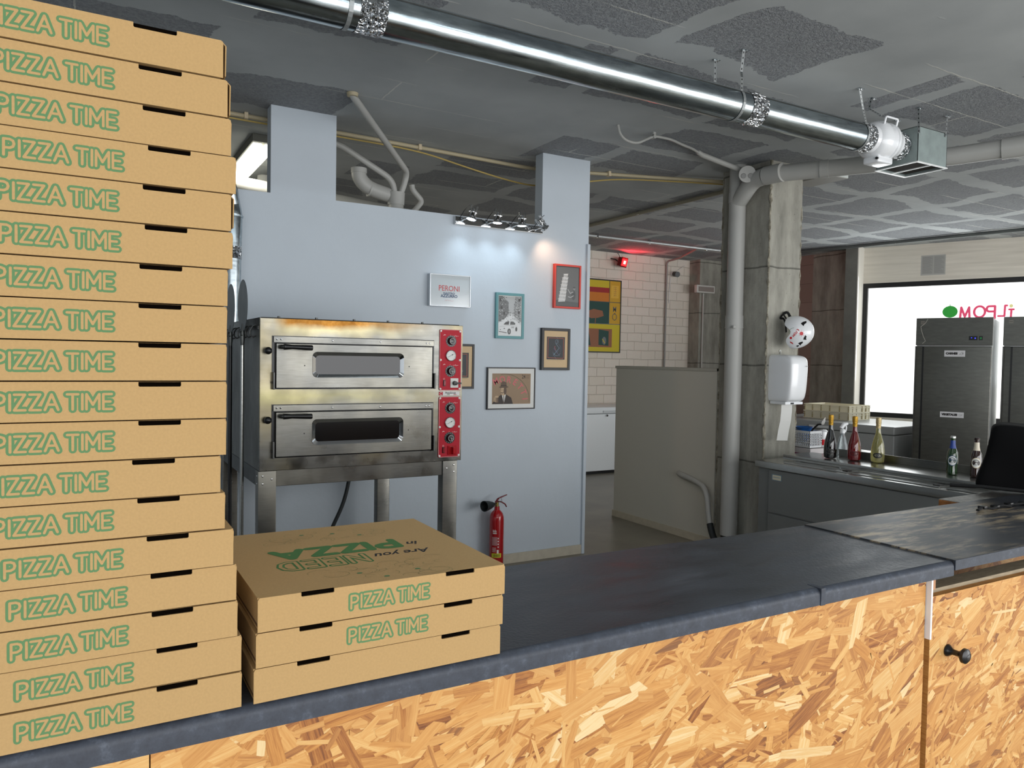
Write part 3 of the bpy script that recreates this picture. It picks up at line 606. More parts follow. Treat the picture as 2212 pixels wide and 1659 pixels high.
for (z0, z1, lo) in ((1.334, 1.571, 0), (1.024, 1.262, 1)):
    b = MB(); F_ = OY0-.0005     # dark gap + frame
    b.box(.744, 1.531, F_-.004, F_, z0-.002, z1+.002, black); 
    fr = b.build('door_surround', ov)
    b = MB(); b.box(.749, 1.526, OY0-.014, OY0-.006, z1-.028, z1-.001, steel_h, .001)
    for x in (.763, .781, 1.015, 1.248, 1.486, 1.503): b.lathe([(0, .0035), (.0035, .0025), (.0045, 0)], chrome, 12, frame_m((x, OY0-.014, z1-.014), (1, 0, 0), (0, 0, 1)))
    b.build('hinge_strip', ov)
    dr = MB(); YD = OY0-.022; zt_ = z1-.031; zb_ = z0+.003
    Wo = rrect(.921, 1.364, z0+.052, z1-.067, .022); Wi = rrect(.938, 1.347, z0+.068, z1-.084, .016)
    # door sheet with an opening for the pressed window
    outer = [(.757, zb_), (1.517, zb_), (1.517, zt_), (.757, zt_)]
    n = len(Wo); q = n//4
    def corner(i): return [2, 3, 0, 1][min(3, i//q)]
    vs = [(p[0], YD, p[1]) for p in outer]+[(p[0], YD, p[1]) for p in Wo]; fs = []
    cr = [2, 3, 0, 1]
    for c_ in range(4):
        st_ = c_*q
        for i in range(q-1): fs.append([cr[c_], 4+(st_+i+1) % n, 4+(st_+i) % n])
        nx = (st_+q) % n; fs.append([cr[c_], cr[(c_+1) % 4], 4+nx, 4+(st_+q-1) % n])
    dr.add(vs, [f[::-1] for f in fs], steel_h)
    ring(dr, Wo, [(p[0], p[1]) for p in Wo], YD, YD-.003, steel_h); ring(dr, Wo, Wi, YD-.003, YD+.008, chrome)
    Wj = rrect(.930, 1.355, z0+.060, z1-.076, .02); 
    dr.box(.757, .760, YD, OY0-.006, zb_, zt_, steel_h); dr.box(1.514, 1.517, YD, OY0-.006, zb_, zt_, steel_h); dr.box(.757, 1.517, YD, OY0-.006, zb_, zb_+.003, steel_h); dr.box(.757, 1.517, YD, OY0-.006, zt_-.003, zt_, steel_h)
    for x in (.885, 1.392): dr.lathe([(0, .0015), (.0028, 0)], black, 10, frame_m((x, YD, (z0+z1)/2-.012), (1, 0, 0), (0, 0, 1)))
    door = dr.build('oven_door', ov)
    b = MB(); b.prism(rrect(.934, 1.351, z0+.064, z1-.080, .018), 'y', YD+.0075, YD+.011, mat('oven_window_dark' if lo else 'oven_window_warm', (14, 14, 15) if lo else (24, 21, 21), .12, 0)); b.build('window_glass', door)
    b = MB(); hz = z1-.048; b.tube([(.775, YD, hz), (.775, YD-.035, hz), (.800, YD-.042, hz)], .009, steel_d, 12, round_=.012); b.tube([(.782, YD-.042, hz), (.80, YD-.042, hz), (.82, YD-.042, hz), (.905, YD-.042, hz-.002), (.909, YD-.042, hz-.002)], [.0135, .012, .0095, .0125, .011], black, 16)
    b.build('door_handle', door)
    for x, sg_ in ((.744, 1), (1.524, 1)):
        b = MB(); b.box(x, x+.008, OY0-.03, OY0-.002, z0-.002, z0+.075, steel_d, .002); b.cyl((x-.003, OY0-.016, z0+.03), (x+.011, OY0-.016, z0+.03), .005, black, 10); b.build('hinge_bracket', ov)
    b = MB(); b.cyl((.722, OY0, hz-.018), (.722, OY0-.02, hz-.018), .005, steel_d, 10); b.ball((.722, OY0-.03, hz-.018), .0165, black); b.build('light_knob', ov)
def knob_dial(root, x, z, r_, ang, y):
    b = MB(); M = frame_m((x, y, z), (1, 0, 0), (0, 0, 1))
    b.lathe([(0, .0015), (r_*1.0, .001), (r_*1.0, 0)], black, 28, M); b.lathe([(0, .017), (r_*.52, .016), (r_*.62, .012), (r_*.66, .001)], black, 24, M)
    s_ = Sheet(b, (x, y, z), (1, 0, 0), (0, 0, 1), .0174); s_.arc(0, 0, r_*.5, r_*.5, 0, 2*PI, .0011, ink_w, 1, 20); s_.stroke([(0, 0), (r_*.5*math.cos(ang), r_*.5*math.sin(ang))], .0013, ink_w, 1); s_.stroke([(0, 0), (r_*.5*math.cos(ang+.8), r_*.5*math.sin(ang+.8))], .0011, ink_w, 1)
    s2_ = Sheet(b, (x, y, z), (1, 0, 0), (0, 0, 1), .0018)
    for i in range(11): a = PI*.3+PI*1.4*i/10; s2_.stroke([(r_*.78*math.cos(a), r_*.78*math.sin(a)), (r_*.92*math.cos(a), r_*.92*math.sin(a))], .0011, ink_w, 1, False)
    b.build('thermostat_knob', root)
def gauge(root, x, z, r_, y):
    b = MB(); M = frame_m((x, y, z), (1, 0, 0), (0, 0, 1)); b.lathe([(r_*.86, .006), (r_*.92, .010), (r_, .008), (r_*1.02, 0)], chrome, 30, M, caps=False); b.lathe([(0, .0055), (r_*.88, .0055)], paper, 30, M, False, caps=False)
    s_ = Sheet(b, (x, y, z), (1, 0, 0), (0, 0, 1), .006); s_.stroke([(-r_*.55, -r_*.28), (r_*.5, r_*.3)], .0014, black_ink, 1); s_.disc(r_*.28, r_*.16, .004, .0024, black_ink, 1, 10, .5)
    for i in range(9): a = -PI*.25+PI*1.5*i/8; s_.stroke([(r_*.68*math.cos(a), r_*.68*math.sin(a)), (r_*.78*math.cos(a), r_*.78*math.sin(a))], .0012, black_ink, 1, False)
    b.build('temperature_gauge', root)
for (z0, z1, lo) in ((1.322, 1.629, 0), (.984, 1.291, 1)):
    b = MB(); yp = OY0-.004; b.prism(rrect(1.561, 1.682, z0, z1, .008), 'y', yp, OY0, red_panel)
    s_ = Sheet(b, (1.561, yp, z0), (1, 0, 0), (0, 0, 1), .0003); hh_ = z1-z0
    pts = rrect(.002, .119, .002, hh_-.002, .007); s_.stroke(pts+[pts[0]], .0009, ink_w, 1, False)
    for zz_ in (hh_-.028, hh_-.176):
        s_.stroke([(.022, zz_-.002), (.026, zz_+.002), (.032, zz_)], .0018, ink_w); s_.disc(.059, zz_, .0012, .0012, ink_w, 1, 8); s_.stroke([(.076, zz_-.004), (.086, zz_-.004), (.089, zz_), (.092, zz_-.007), (.095, zz_-.004), (.104, zz_-.004)], .0010, ink_w)
    s_.arc(.027, .058, .004, .004, 0, 2*PI, .0008, ink_w)
    cp = b.build('control_panel', ov)
    knob_dial(cp, 1.624, z1-.058, .029, 2.7, yp); gauge(cp, 1.622, z1-.131, .028, yp); knob_dial(cp, 1.623, z1-.209, .029, -1.2, yp)
    b = MB(); b.box(1.583, 1.596, yp-.004, yp, z0+.022, z0+.052, black, .001); b.box(1.585, 1.594, yp-.007, yp-.004, z0+.025, z0+.049, mat('rocker_red', (130, 12, 20), .25, emit=.05), .001); b.build('rocker_switch', cp)
    if lo:
        b = MB(); b.box(1.613, 1.661, yp-.006, yp, z0+.012, z0+.058, red_gloss, .002); b.box(1.632, 1.645, yp-.026, yp-.006, z0+.016, z0+.054, red_gloss, .004); b.build('main_switch', cp)
    else:
        b = MB(); b.box(1.622, 1.666, yp-.004, yp, z0+.014, z0+.062, mat('switch_plate', (206, 206, 200), .4), .001); b.lathe([(0, .018), (.010, .017), (.012, .002)], black, 20, frame_m((1.644, yp-.004, z0+.037), (1, 0, 0), (0, 0, 1))); b.box(1.644, 1.676, yp-.022, yp-.010, z0+.033, z0+.041, black, .002); b.build('main_switch', cp)
    for x in (1.568, 1.675):
        for z in (z0+.008, z0+hh_*.5, z1-.008): b = MB(); b.lathe([(0, .004), (.004, .003), (.006, 0)], ink_w, 12, frame_m((x, yp, z), (1, 0, 0), (0, 0, 1))); b.build('screw', cp)
b = MB(); yp = OY0-.002; b.box(1.562, 1.674, yp, OY0, 1.2975, 1.3155, mat('badge_silver', (206, 204, 202), .4)); s_ = Sheet(b, (1.562, yp, 1.2975), (1, 0, 0), (0, 0, 1), .0003)
s_.rect(0, 0, .021, .018, red_panel, 1); s_.arc(.0105, .009, .006, .006, .6, 5.6, .0016, ink_w, 2); s_.text('PizzaGroup', .064, .012, .0125, black_ink, 1, .0003); s_.rect(.045, .002, .060, .0045, green_deep, 1); s_.rect(.060, .002, .080, .0045, ink_w, 1); s_.rect(.080, .002, .097, .0045, red_panel, 1)
b.build('maker_badge', ov)
# hooks along the top left edge of the oven
b = MB(); b.box(OX0-.004, OX0, OY0+.03, OY1-.05, OZ1-.05, OZ1-.035, steel_d)
for i in range(9):
    y = OY0+.07+i*.10; b.tube([(OX0-.004, y, OZ1-.03), (OX0-.018, y, OZ1-.035), (OX0-.030, y, OZ1-.055), (OX0-.030, y, OZ1-.075), (OX0-.018, y, OZ1-.085), (OX0-.004, y, OZ1-.078)], .003, steel_d, 8)
b.build('hook_rail', ov)
b = MB(); b.tube([(1.395, 4.30, .965), (1.372, 4.30, .75), (1.338, 4.30, .615), (1.27, 4.30, .48), (1.22, 4.35, .30), (1.25, 4.5, .06), (1.3, 4.6, .012), (1.6, 4.66, .012)], .011, rubber, 12, round_=.08); tag(b.build('power_cable'), 'black power cable hanging below the pizza oven', 'cable')
# stand
sd = thing('oven_stand', 'stainless steel stand with four square legs under the pizza oven', 'stand', (1.19, 3.98, 0))
for (x0, x1) in ((.690, .770), (1.597, 1.677)):
    for (y0, y1) in ((3.475, 3.535), (4.44, 4.50)):
        b = MB(); b.box(x0, x1, y0, y1, 0.0, .9635, steel_h, .003, 3)
        if y0 < 4:
            for (dx, z) in ((.02, .94), (.06, .925), (.02, .905)): b.lathe([(0, .003), (.004, .002), (.005, 0)], chrome, 10, frame_m(((x0+dx) if x0 < 1 else (x1-dx), y0, z), (1, 0, 0), (0, 0, 1)))
            if x0 < 1:
                for z in (.94, .905): b.lathe([(0, .003), (.004, .002), (.005, 0)], chrome, 10, frame_m((x0, y0+.025, z), (0, -1, 0), (0, 0, 1)))
        b.build('leg', sd)
b = MB(); b.box(.770, 1.597, 3.482, 3.500, .890, .9635, steel_h, .002); b.build('front_rail', sd); b = MB(); b.box(.770, 1.597, 4.475, 4.49, .890, .9635, steel_h); b.build('back_rail', sd)
b = MB(); b.box(.694, .712, 3.535, 4.44, .890, .9635, steel_d, .002); b.build('side_rail', sd); b = MB(); b.box(1.655, 1.673, 3.535, 4.44, .890, .9635, steel_d, .002); b.build('side_rail', sd)
# peels hanging beside the oven
def peel(x, y, label, handle_m, blade_m, tilt=0, name='pizza_peel'):
    r = thing(name, label, 'pizza peel', (x, y, H+.1), 0)
    b = MB(); M = frame_m((x, y, H+.222), (0, 1, 0), (0, 0, 1)); M = Matrix.Translation((0, 0, 0)) @ M
    b.lathe([(0, .001), (.118, .001), (.120, 0), (.118, -.001), (0, -.001)], blade_m, 40, M, False); b.build('blade', r)
    b = MB(); b.tube([(x, y, H+.14), (x, y, H+.10), (x, y, H+.075), (x, y, H+.04)], [.004, .010, .012, .0085], blade_m, 12); b.tube([(x, y, H+.04), (x, y, H-1.30)], .009, handle_m, 14); b.tube([(x, y, H-1.30), (x, y, H-1.36)], [.011, .009], black, 12); b.build('handle', r)
    b = MB(); b.tube([(x+.001, y, H+.108), (x-.014, y-.012, H+.10), (x-.010, y-.014, H+.085), (x+.012, y, H+.09), (x+.026, y+.002, H+.12)], .0025, steel_d, 8); b.build('hanging_ring', r)
    return r
peel(.648, 3.63, 'round pizza peel with a bare metal handle hanging left of the oven', steel, mat('dark_aluminium', (96, 98, 96), .45, .9, noise=.2, nscale=12))
peel(.640, 3.90, 'round pizza peel with a black handle half hidden behind the box stack', black, mat('dark_aluminium', (96, 98, 96), .45, .9))
# flue duct rising behind the oven
r = thing('flue_duct', 'galvanised flue duct rising behind the oven left of the white wall pier', 'duct', (.76, 4.62, .9))
b = MB(); b.tube([(.752, 4.62, .62), (.766, 4.62, H+.55)], .050, galv, 24); b.tube([(.766, 4.62, H+.62), (.770, 4.62, H+.80), (.760, 4.63, H+.86)], .052, galv, 24)
b.tube([(.760, 4.63, H+.86), (.735, 4.60, H+.97), (.66, 4.56, H+1.06), (.45, 4.50, H+1.10), (.1, 4.42, H+1.12)], .052, galv, 24, round_=.06); b.build('pipe', r)
b = MB(); b.tube([(.766, 4.62, H+.55), (.767, 4.62, H+.62)], .0525, foil, 24); b.tube([(.752, 4.62, H+.18), (.753, 4.62, H+.26)], .0525, foil, 24); b.build('foil_tape', r)
b = MB(); b.tube([(.769, 4.62, H+.795), (.770, 4.62, H+.805)], .057, galv, 24); b.build('collar', r)

# ================================================================== SPOTLIGHT BAR
sp = thing('spotlight_bar', 'chrome wall bar with four adjustable spotlights on the white wall', 'spotlight', (2.57, WY, H+.94))
b = MB(); b.box(2.222, 2.925, WY-.030, WY-.0005, H+.912, H+.966, chrome, .003); b.build('mounting_bar', sp)
for i, x in enumerate((2.300, 2.502, 2.700, 2.893)):
    b = MB(); cy = WY-.115; cz = H+.938-(.004 if i else 0); tl = (.25, .05, .0, -.75)[i]
    Mx = Matrix.Translation((x, cy, cz)) @ Matrix.Rotation(tl, 4, 'Y')
    b.lathe([(.026, .0), (.034, .0), (.036, .004), (.034, .010), (.026, .016), (.018, .024), (.012, .05), (.012, .075), (0, .08)], chrome, 24, Mx)
    for a in (.3, PI-.3, PI+.3, -.3): b.tube([(.024*math.cos(a), .024*math.sin(a), .012), (.024*math.cos(a), .024*math.sin(a), .10)], .0026, chrome, 8, M=Mx)
    b.lathe([(.022, .050), (.030, .050), (.030, .055), (.022, .055)], chrome, 20, Mx)
    b.tube([(x-.05, WY-.030, H+.935), (x-.05, WY-.07, H+.930), (x-.034, cy, cz+.004)], .005, chrome, 10); b.tube([(x-.055, WY-.05, H+.95), (x-.05, cy, cz+.06), (x-.01, cy, cz+.095)], .0022, black, 8, round_=.03)
    hd = b.build('spot_head', sp)
    b = MB(); b.lathe([(0, -.001), (.030, -.001), (.030, .003), (0, .003)], led_cool if i < 3 else led_warm, 22, Mx); b.build('lamp_face', hd)
    l = bpy.data.lights.new('spot', 'SPOT'); l.energy = (3.2, 3.4, 3.8, 5)[i]; l.color = (.72, .88, 1) if i < 3 else (1, .60, .38); l.spot_size = 1.9; l.spot_blend = 1; l.shadow_soft_size = .03
    o = bpy.data.objects.new('spot_lamp', l); C.objects.link(o); d_ = Vector((math.sin(-tl)*1.0*(-1 if i == 3 else 1) if i == 3 else -.12, .03, -1)); 
    if i == 3: d_ = Vector((.50, .28, -1))
    o.location = Vector((x, cy, cz-.012)); o.rotation_euler = d_.to_track_quat('-Z', 'Y').to_euler()

# ================================================================== PICTURES ON THE OVEN WALL
def picture(name, label, x0, x1, z0, z1, fm, fw_, dep, draw, tiltz=0, y=WY, mount=None):
    r = thing(name, label, 'picture', ((x0+x1)/2, y, (z0+z1)/2), 0)
    b = MB(); yb = y-.002; yf = y-dep
    ins = fw_; 
    for (a0, a1, c0, c1) in ((x0, x0+ins, z0, z1), (x1-ins, x1, z0, z1), (x0+ins, x1-ins, z0, z0+ins), (x0+ins, x1-ins, z1-ins, z1)): b.box(a0, a1, yf, yb, c0, c1, fm, .0015)
    b.build('frame', r)
    b = MB(); b.box(x0+ins*.9, x1-ins*.9, yf+.006, yb, z0+ins*.9, z1-ins*.9, mount or paper)
    s_ = Sheet(b, (x0+ins, yf+.006, z0+ins), (1, 0, 0), (0, 0, 1), .0003); draw(s_, x1-x0-2*ins, z1-z0-2*ins); b.build('print', r)
    return r
gl_grey = mat('print_pale_grey', (196, 204, 208), .12, coat=.6); pr_red = mat('print_red', (190, 70, 74), .4); pr_blue = mat('print_navy', (44, 74, 110), .4)
g1 = [mat('print_grey_%d' % v_, (v_, v_+2, v_+2), .35) for v_ in (34, 62, 92, 128, 166, 206)]
def d_peroni(s, W_, H_):
    s.rect(0, 0, W_, H_, gl_grey, 1)
    for i in range(12): z = H_*.06+i*H_*.042; s.stroke([(.003, z), (W_-.003, z+.001)], .0008, g1[4], 2, False)
    s.text('PERONI', W_*.47, H_*.56, .052, pr_red, 3, .0004, width=.155); s.text('NASTRO', W_*.47, H_*.40, .019, pr_blue, 3, .0006, width=.085); s.text('AZZURRO', W_*.47, H_*.31, .027, pr_blue, 3, .0010, width=.125)
    s.stroke([(.105, .030), (.115, .040), (.118, .032), (.130, .040), (.134, .032), (.146, .038), (.150, .032), (.172, .034)], .0010, pr_red, 3)
picture('framed_poster', 'silver framed beer poster with red lettering, above the oven corner', 2.035, 2.341, H+.347, H+.564, silver_frame, .006, .045, d_peroni)
def d_street(s, W_, H_):
    rr = random.Random(8); s.rect(0, 0, W_, H_, paper, 1); s.rect(.004, .004, W_-.004, H_-.004, g1[4], 2)
    a, c = .004, W_-.004; t_ = H_-.004
    s.poly([(a, .10), (.055, .12), (.085, .16), (.085, .24), (.035, t_), (a, t_)], g1[2], 3); s.poly([(c, .08), (c-.055, .12), (c-.06, .19), (c-.05, t_), (c, t_)], g1[3], 3)
    s.poly([(a, .004), (c, .004), (c, .10), (.11, .16), (a, .09)], g1[5], 3)
    for i in range(300):
        x = rr.uniform(a+.003, c-.003); z = rr.uniform(.10, t_-.006)
        if .09 < x < .125 and z > .17: continue
        q = rr.uniform(.001, .0055); s.disc(x, z, q*.6, q, rr.choice(g1[:2]+g1[4:]), 4, 6, rr.random()*3)
    for x, z in ((.018, .255), (.028, .20), (.05, .16), (c-.018, .26), (c-.02, .17)): s.disc(x, z, .008, .012, g1[0], 5, 10)
    # small city car
    s.poly([(.006, .040), (.012, .062), (.040, .080), (.060, .098), (.085, .108), (.125, .108), (.150, .094), (.158, .070), (.158, .050), (.125, .040), (.108, .018), (.085, .012), (.030, .012), (.008, .024)], g1[5], 6)
    s.poly([(.045, .080), (.062, .098), (.085, .105), (.092, .104), (.088, .080)], g1[0], 7); s.poly([(.098, .080), (.102, .104), (.124, .104), (.142, .092), (.140, .082)], g1[1], 7)
    s.stroke([(.012, .064), (.09, .075), (.158, .072)], .0012, g1[2], 8); s.disc(.052, .052, .007, .005, g1[3], 8); s.disc(.092, .032, .014, .021, g1[0], 8); s.disc(.092, .032, .007, .011, g1[3], 9); s.disc(.151, .050, .008, .016, g1[0], 8)
    s.stroke([(.010, .030), (.07, .022)], .005, g1[0], 8); s.disc(.020, .044, .004, .003, g1[1], 8); s.text('500', .120, .062, .016, g1[1], 9)
picture('framed_photo', 'teal framed black and white photo of a small car in an old street', 2.554, 2.786, H+.143, H+.468, teal_frame, .019, .022, d_street)
def d_tower(s, W_, H_):
    s.rect(0, 0, W_, H_, g1[0], 1); s.rect(.005, .005, W_-.005, H_-.005, g1[2], 2); s.poly([(.005, .005), (W_-.005, .005), (W_-.005, .035), (.005, .045)], g1[1], 3)
    lean = .085; bx_ = .055
    for k in range(8):
        z = .035+k*.0262; cx = bx_+(z-.035)*.17; hw = .031-.0009*k if k < 7 else .019
        s.poly([(cx-hw, z-.002), (cx+hw, z+.003), (cx+hw+.002, z+.024), (cx-hw+.003, z+.021)], g1[5], 4); s.stroke([(cx-hw-.002, z+.021), (cx+hw+.004, z+.026)], .0022, paper, 5)
        for j in range(6): x = cx-hw+.006+j*(hw*2-.008)/5; s.stroke([(x, z+.003), (x+.001, z+.014)], .0022, g1[2], 6)
    s.disc(.160, .088, .018, .036, g1[1], 5); s.disc(.165, .137, .010, .012, g1[3], 6); s.disc(.165, .145, .011, .006, g1[1], 7); s.stroke([(.108, .128), (.130, .100), (.155, .112)], .006, g1[4], 6); s.stroke([(.112, .074), (.135, .070), (.158, .084)], .006, g1[4], 6)
picture('framed_photo', 'red framed photo of a leaning tower under the spotlights', 3.038, 3.276, H+.381, H+.707, red_frame, .014, .028, d_tower)
kp = mat('print_kraft', (206, 178, 138), .6); pr_black = mat('print_black', (36, 40, 44), .5); pr_or = mat('print_orange', (190, 92, 52), .5); pr_pu = mat('print_violet', (116, 100, 140), .5); pr_bl = mat('print_blue_line', (120, 150, 170), .5)
def d_abs(s, W_, H_, seed=1):
    rr = random.Random(seed); s.rect(0, 0, W_, H_, kp, 1); x0, x1, z0, z1 = W_*.12, W_*.88, H_*.22, H_*.84; s.rect(x0, z0, x1, z1, pr_black, 2)
    s.stroke([(x0+.012, z1-.008), (x0+.010, z0+.012), (x1-.012, z0+.010), (x1-.014, z1-.010), (x0+.012, z1-.008)], .0028, pr_or, 3)
    cx = (x0+x1)/2; s.arc(cx+.006, z1-.036, .012, .014, 0, 2*PI, .0016, pr_bl, 3); s.stroke([(cx, z1-.050), (cx+.020, z1-.072), (cx+.030, z0+.085), (cx+.006, z0+.060), (cx-.022, z0+.030)], .0022, pr_bl, 3); s.stroke([(cx-.010, z1-.080), (cx-.016, z0+.080), (cx+.012, z0+.050), (cx+.034, z0+.028)], .0022, pr_pu, 3)
    s.stroke([(cx-.004, z1-.070), (cx-.012, z0+.095), (cx-.002, z0+.070)], .0022, pr_red, 4); s.arc(cx+.01, z0+.05, .028, .022, PI, 2*PI, .0016, pr_bl, 3)
    for k in range(9): a0 = rr.uniform(0, 6); s.arc(cx+rr.uniform(-.02, .02), (z0+z1)/2+rr.uniform(-.05, .05), rr.uniform(.01, .03), rr.uniform(.01, .04), a0, a0+2, .0008, rr.choice([pr_bl, pr_pu, g1[3]]), 3)
    s.stroke([(x0+.01, z0-.006), (x1-.01, z0-.005)], .001, pr_black, 2)
picture('framed_print', 'black framed abstract line drawing on kraft paper, right of the teal frame', 2.937, 3.187, H-.080, H+.230, black_paint, .020, .030, d_abs)
picture('framed_print', 'black framed abstract drawing half hidden behind the oven corner', 2.139, 2.389, H-.215, H+.096, black_paint, .016, .022, lambda s, a, c: d_abs(s, a, c, 5), mount=paper)
pr_brown = mat('print_card_brown', (150, 126, 100), .6); pr_sepia = mat('print_sepia', (58, 48, 42), .6); pr_skin = mat('print_tan', (186, 160, 130), .6); pr_mid = mat('print_mid_brown', (98, 80, 66), .6)
def d_beer(s, W_, H_):
    s.rect(0, 0, W_, H_, paper, 1); x0, x1, z0, z1 = .033, W_-.030, .030, H_-.036; s.rect(x0, z0, x1, z1, pr_brown, 2)
    cx, cz, R_ = .135, .055, .185
    s.arc(cx, cz, R_+.022, R_+.005, -.05, 1.72, .0025, pr_sepia, 3, 30)
    word_ = 'MORETTI'
    for i, ch in enumerate(word_):
        a = 2.02-i*.325; R1 = .150; s.text(ch, cx+R1*math.cos(a)*1.12, cz+R1*math.sin(a), .066, pr_red, 4, .0012, 'CENTER', 0, .9, a-PI/2)
    s.text('24', x1-.060, z1-.024, .040, pr_sepia, 4, .0004, sx=.75)
    for k in range(5): s.stroke([(x1-.040, z1-.012-k*.0062), (x1-.012, z1-.012-k*.0062)], .0016, pr_mid, 4, False)
    # a man in a hat raising a glass
    s.poly([(.035, z0), (.050, .060), (.085, .085), (.110, .098), (.150, .098), (.190, .075), (.205, z0)], pr_sepia, 4); s.poly([(.112, .098), (.130, z0), (.145, .098)], paper, 5); s.stroke([(.129, .090), (.129, z0+.003)], .006, pr_mid, 6, False)
    s.disc(.125, .122, .024, .032, pr_skin, 6); s.disc(.138, .125, .012, .028, pr_mid, 6, 16); s.poly([(.088, .150), (.100, .146), (.150, .146), (.168, .152), (.150, .160), (.105, .160)], pr_mid, 7); s.poly([(.104, .158), (.108, .186), (.120, .194), (.135, .190), (.148, .186), (.150, .158)], pr_mid, 7); s.stroke([(.104, .162), (.150, .162)], .006, pr_sepia, 8, False)
    s.stroke([(.104, .113), (.114, .109), (.124, .112)], .004, pr_sepia, 8); s.stroke([(.108, .131), (.116, .132)], .002, pr_sepia, 8); s.rect(.056, .040, .086, .080, pr_mid, 7); s.disc(.071, .083, .017, .007, pr_skin, 8); s.stroke([(.062, .044), (.062, .076)], .003, pr_skin, 8); s.stroke([(.072, .044), (.072, .076)], .003, pr_skin, 8)
    for k in range(4): s.stroke([(.046+k*.001, .052+k*.008), (.062, .050+k*.008)], .006, pr_skin, 9)
picture('framed_poster', 'black framed brown beer poster of a man in a hat, lowest on the wall', 2.495, 2.893, H-.364, H-.063, black_paint, .008, .020, d_beer)

# ================================================================== EXTINGUISHER
ex = thing('fire_extinguisher', 'red fire extinguisher with black horn standing at the white wall', 'fire extinguisher', (2.545, 4.62, 0))
b = MB(); M = Matrix.Translation((2.545, 4.62, 0)); b.lathe([(.0, .002), (.048, .002), (.051, .010), (.051, .350), (.049, .375), (.042, .398), (.030, .414), (.019, .424), (.018, .448), (0, .449)], red_gloss, 36, M); cyl_ = b.build('cylinder', ex)
b = MB(); 
def wrap(mb, a0, a1, z0, z1, mt, r_=.0514):
    n = 8; vs = []; 
    for i in range(n+1): a = a0+(a1-a0)*i/n; vs += [(2.545+r_*math.cos(a), 4.62+r_*math.sin(a), z0), (2.545+r_*math.cos(a), 4.62+r_*math.sin(a), z1)]
    mb.add(vs, [[2*i, 2*i+2, 2*i+3, 2*i+1] for i in range(n)], mt)
wrap(b, -2.7, -1.95, .18, .24, mat('faded_label', (176, 120, 120), .5)); wrap(b, -2.6, -2.05, .262, .268, ink_w); wrap(b, -2.75, -1.35, .095, .125, mat('yellow_label', (206, 196, 40), .5)); wrap(b, -2.0, -1.75, .125, .15, ink_w)
for k in range(7): a = -2.45+k*.13; wrap(b, a, a+.06, .10, .119, black_ink, .0517)
for k in range(5): wrap(b, -2.65, -2.1-.05*(k % 2), .135+k*.007, .137+k*.007, ink_w)
for k in range(4): a = -2.6+k*.14; wrap(b, a, a+.08, .272, .292-(k % 2)*.006, ink_w)
for k in range(4): wrap(b, -1.9, -1.75, .165+k*.02, .175+k*.02, ink_w)
b.build('label_print', ex)
b = MB(); hz = .448; b.tube([(2.545, 4.62, hz-.004), (2.545, 4.62, hz+.03)], .013, mat('brass', (150, 130, 80), .35, .9), 16); b.tube([(2.545, 4.62, hz+.012), (2.515, 4.615, hz+.015)], .008, mat('brass', (150, 130, 80)), 12); b.build('valve', ex)
b = MB(); b.tube([(2.530, 4.615, hz+.028), (2.548, 4.615, hz+.052), (2.575, 4.613, hz+.064), (2.618, 4.61, hz+.078)], [.010, .010, .008, .0055], red_dark, 10, sy=.6); b.tube([(2.545, 4.615, hz+.036), (2.575, 4.613, hz+.030), (2.605, 4.611, hz+.012), (2.616, 4.61, hz-.008)], [.010, .009, .008, .007], red_dark, 10, sy=.6); b.build('lever', ex)
b = MB(); b.tube([(2.56+.012*math.cos(a), 4.60, hz+.045+.012*math.sin(a)) for a in [2*PI*i/12 for i in range(13)]], .0015, chrome, 6); b.build('safety_pin_ring', ex)
b = MB(); Mh = frame_m((2.520, 4.615, hz+.020), (0, .0, 1), (-.25, -.97, 0)); Mh = Matrix.Translation((2.522, 4.612, hz+.018)) @ (Vector((-.93, -.36, .0))).to_track_quat('Z', 'Y').to_matrix().to_4x4()
b.lathe([(.010, 0), (.013, .012), (.020, .025), (.030, .060), (.037, .105), (.0375, .112), (.033, .112), (.020, .05), (0, .03)], rubber, 32, Mh); b.build('discharge_horn', ex)

# ================================================================== VENTILATION DUCT
DY, DZ, DR = 2.82, H+1.31, .078
vd = thing('ventilation_duct', 'long shiny galvanised duct running under the ceiling', 'duct', (1.8, DY, DZ))
for (x0, x1) in ((-1.2, .955), (.955, 3.0), (3.0, 3.955)):
    b = MB(); b.tube([(x0, DY, DZ), (x1-.001, DY, DZ)], DR, galv, 64)
    b.box(x0, x1-.001, DY-DR*.80-.003, DY-DR*.80+.001, DZ+DR*.6-.001, DZ+DR*.6+.003, steel_d)
    b.build('duct_section', vd)
fn = thing('inline_fan', 'white round inline fan joining the duct and the metal box', 'fan', (4.08, DY, DZ))
for x0, x1 in ((.905, 1.01), (2.955, 3.065), (3.885, 3.953), (4.205, 4.262)):
    b = MB(); K = 16; vs = []; fs = []; rr = random.Random(int(x0*100)); S_ = 72
    for j in range(K+1):
        x = x0+(x1-x0)*j/K
        for i in range(S_): a = 2*PI*i/S_; r_ = DR+.0012+(rr.random()**2)*.0024; vs.append((x+rr.uniform(-.002, .002), DY+r_*math.cos(a), DZ+r_*math.sin(a)))
    for j in range(K):
        for i in range(S_): k = (i+1) % S_; fs.append([j*S_+i, (j+1)*S_+i, (j+1)*S_+k, j*S_+k])
    b.add(vs, fs, foil); b.build('foil_tape', vd if x0 < 4 else fn)
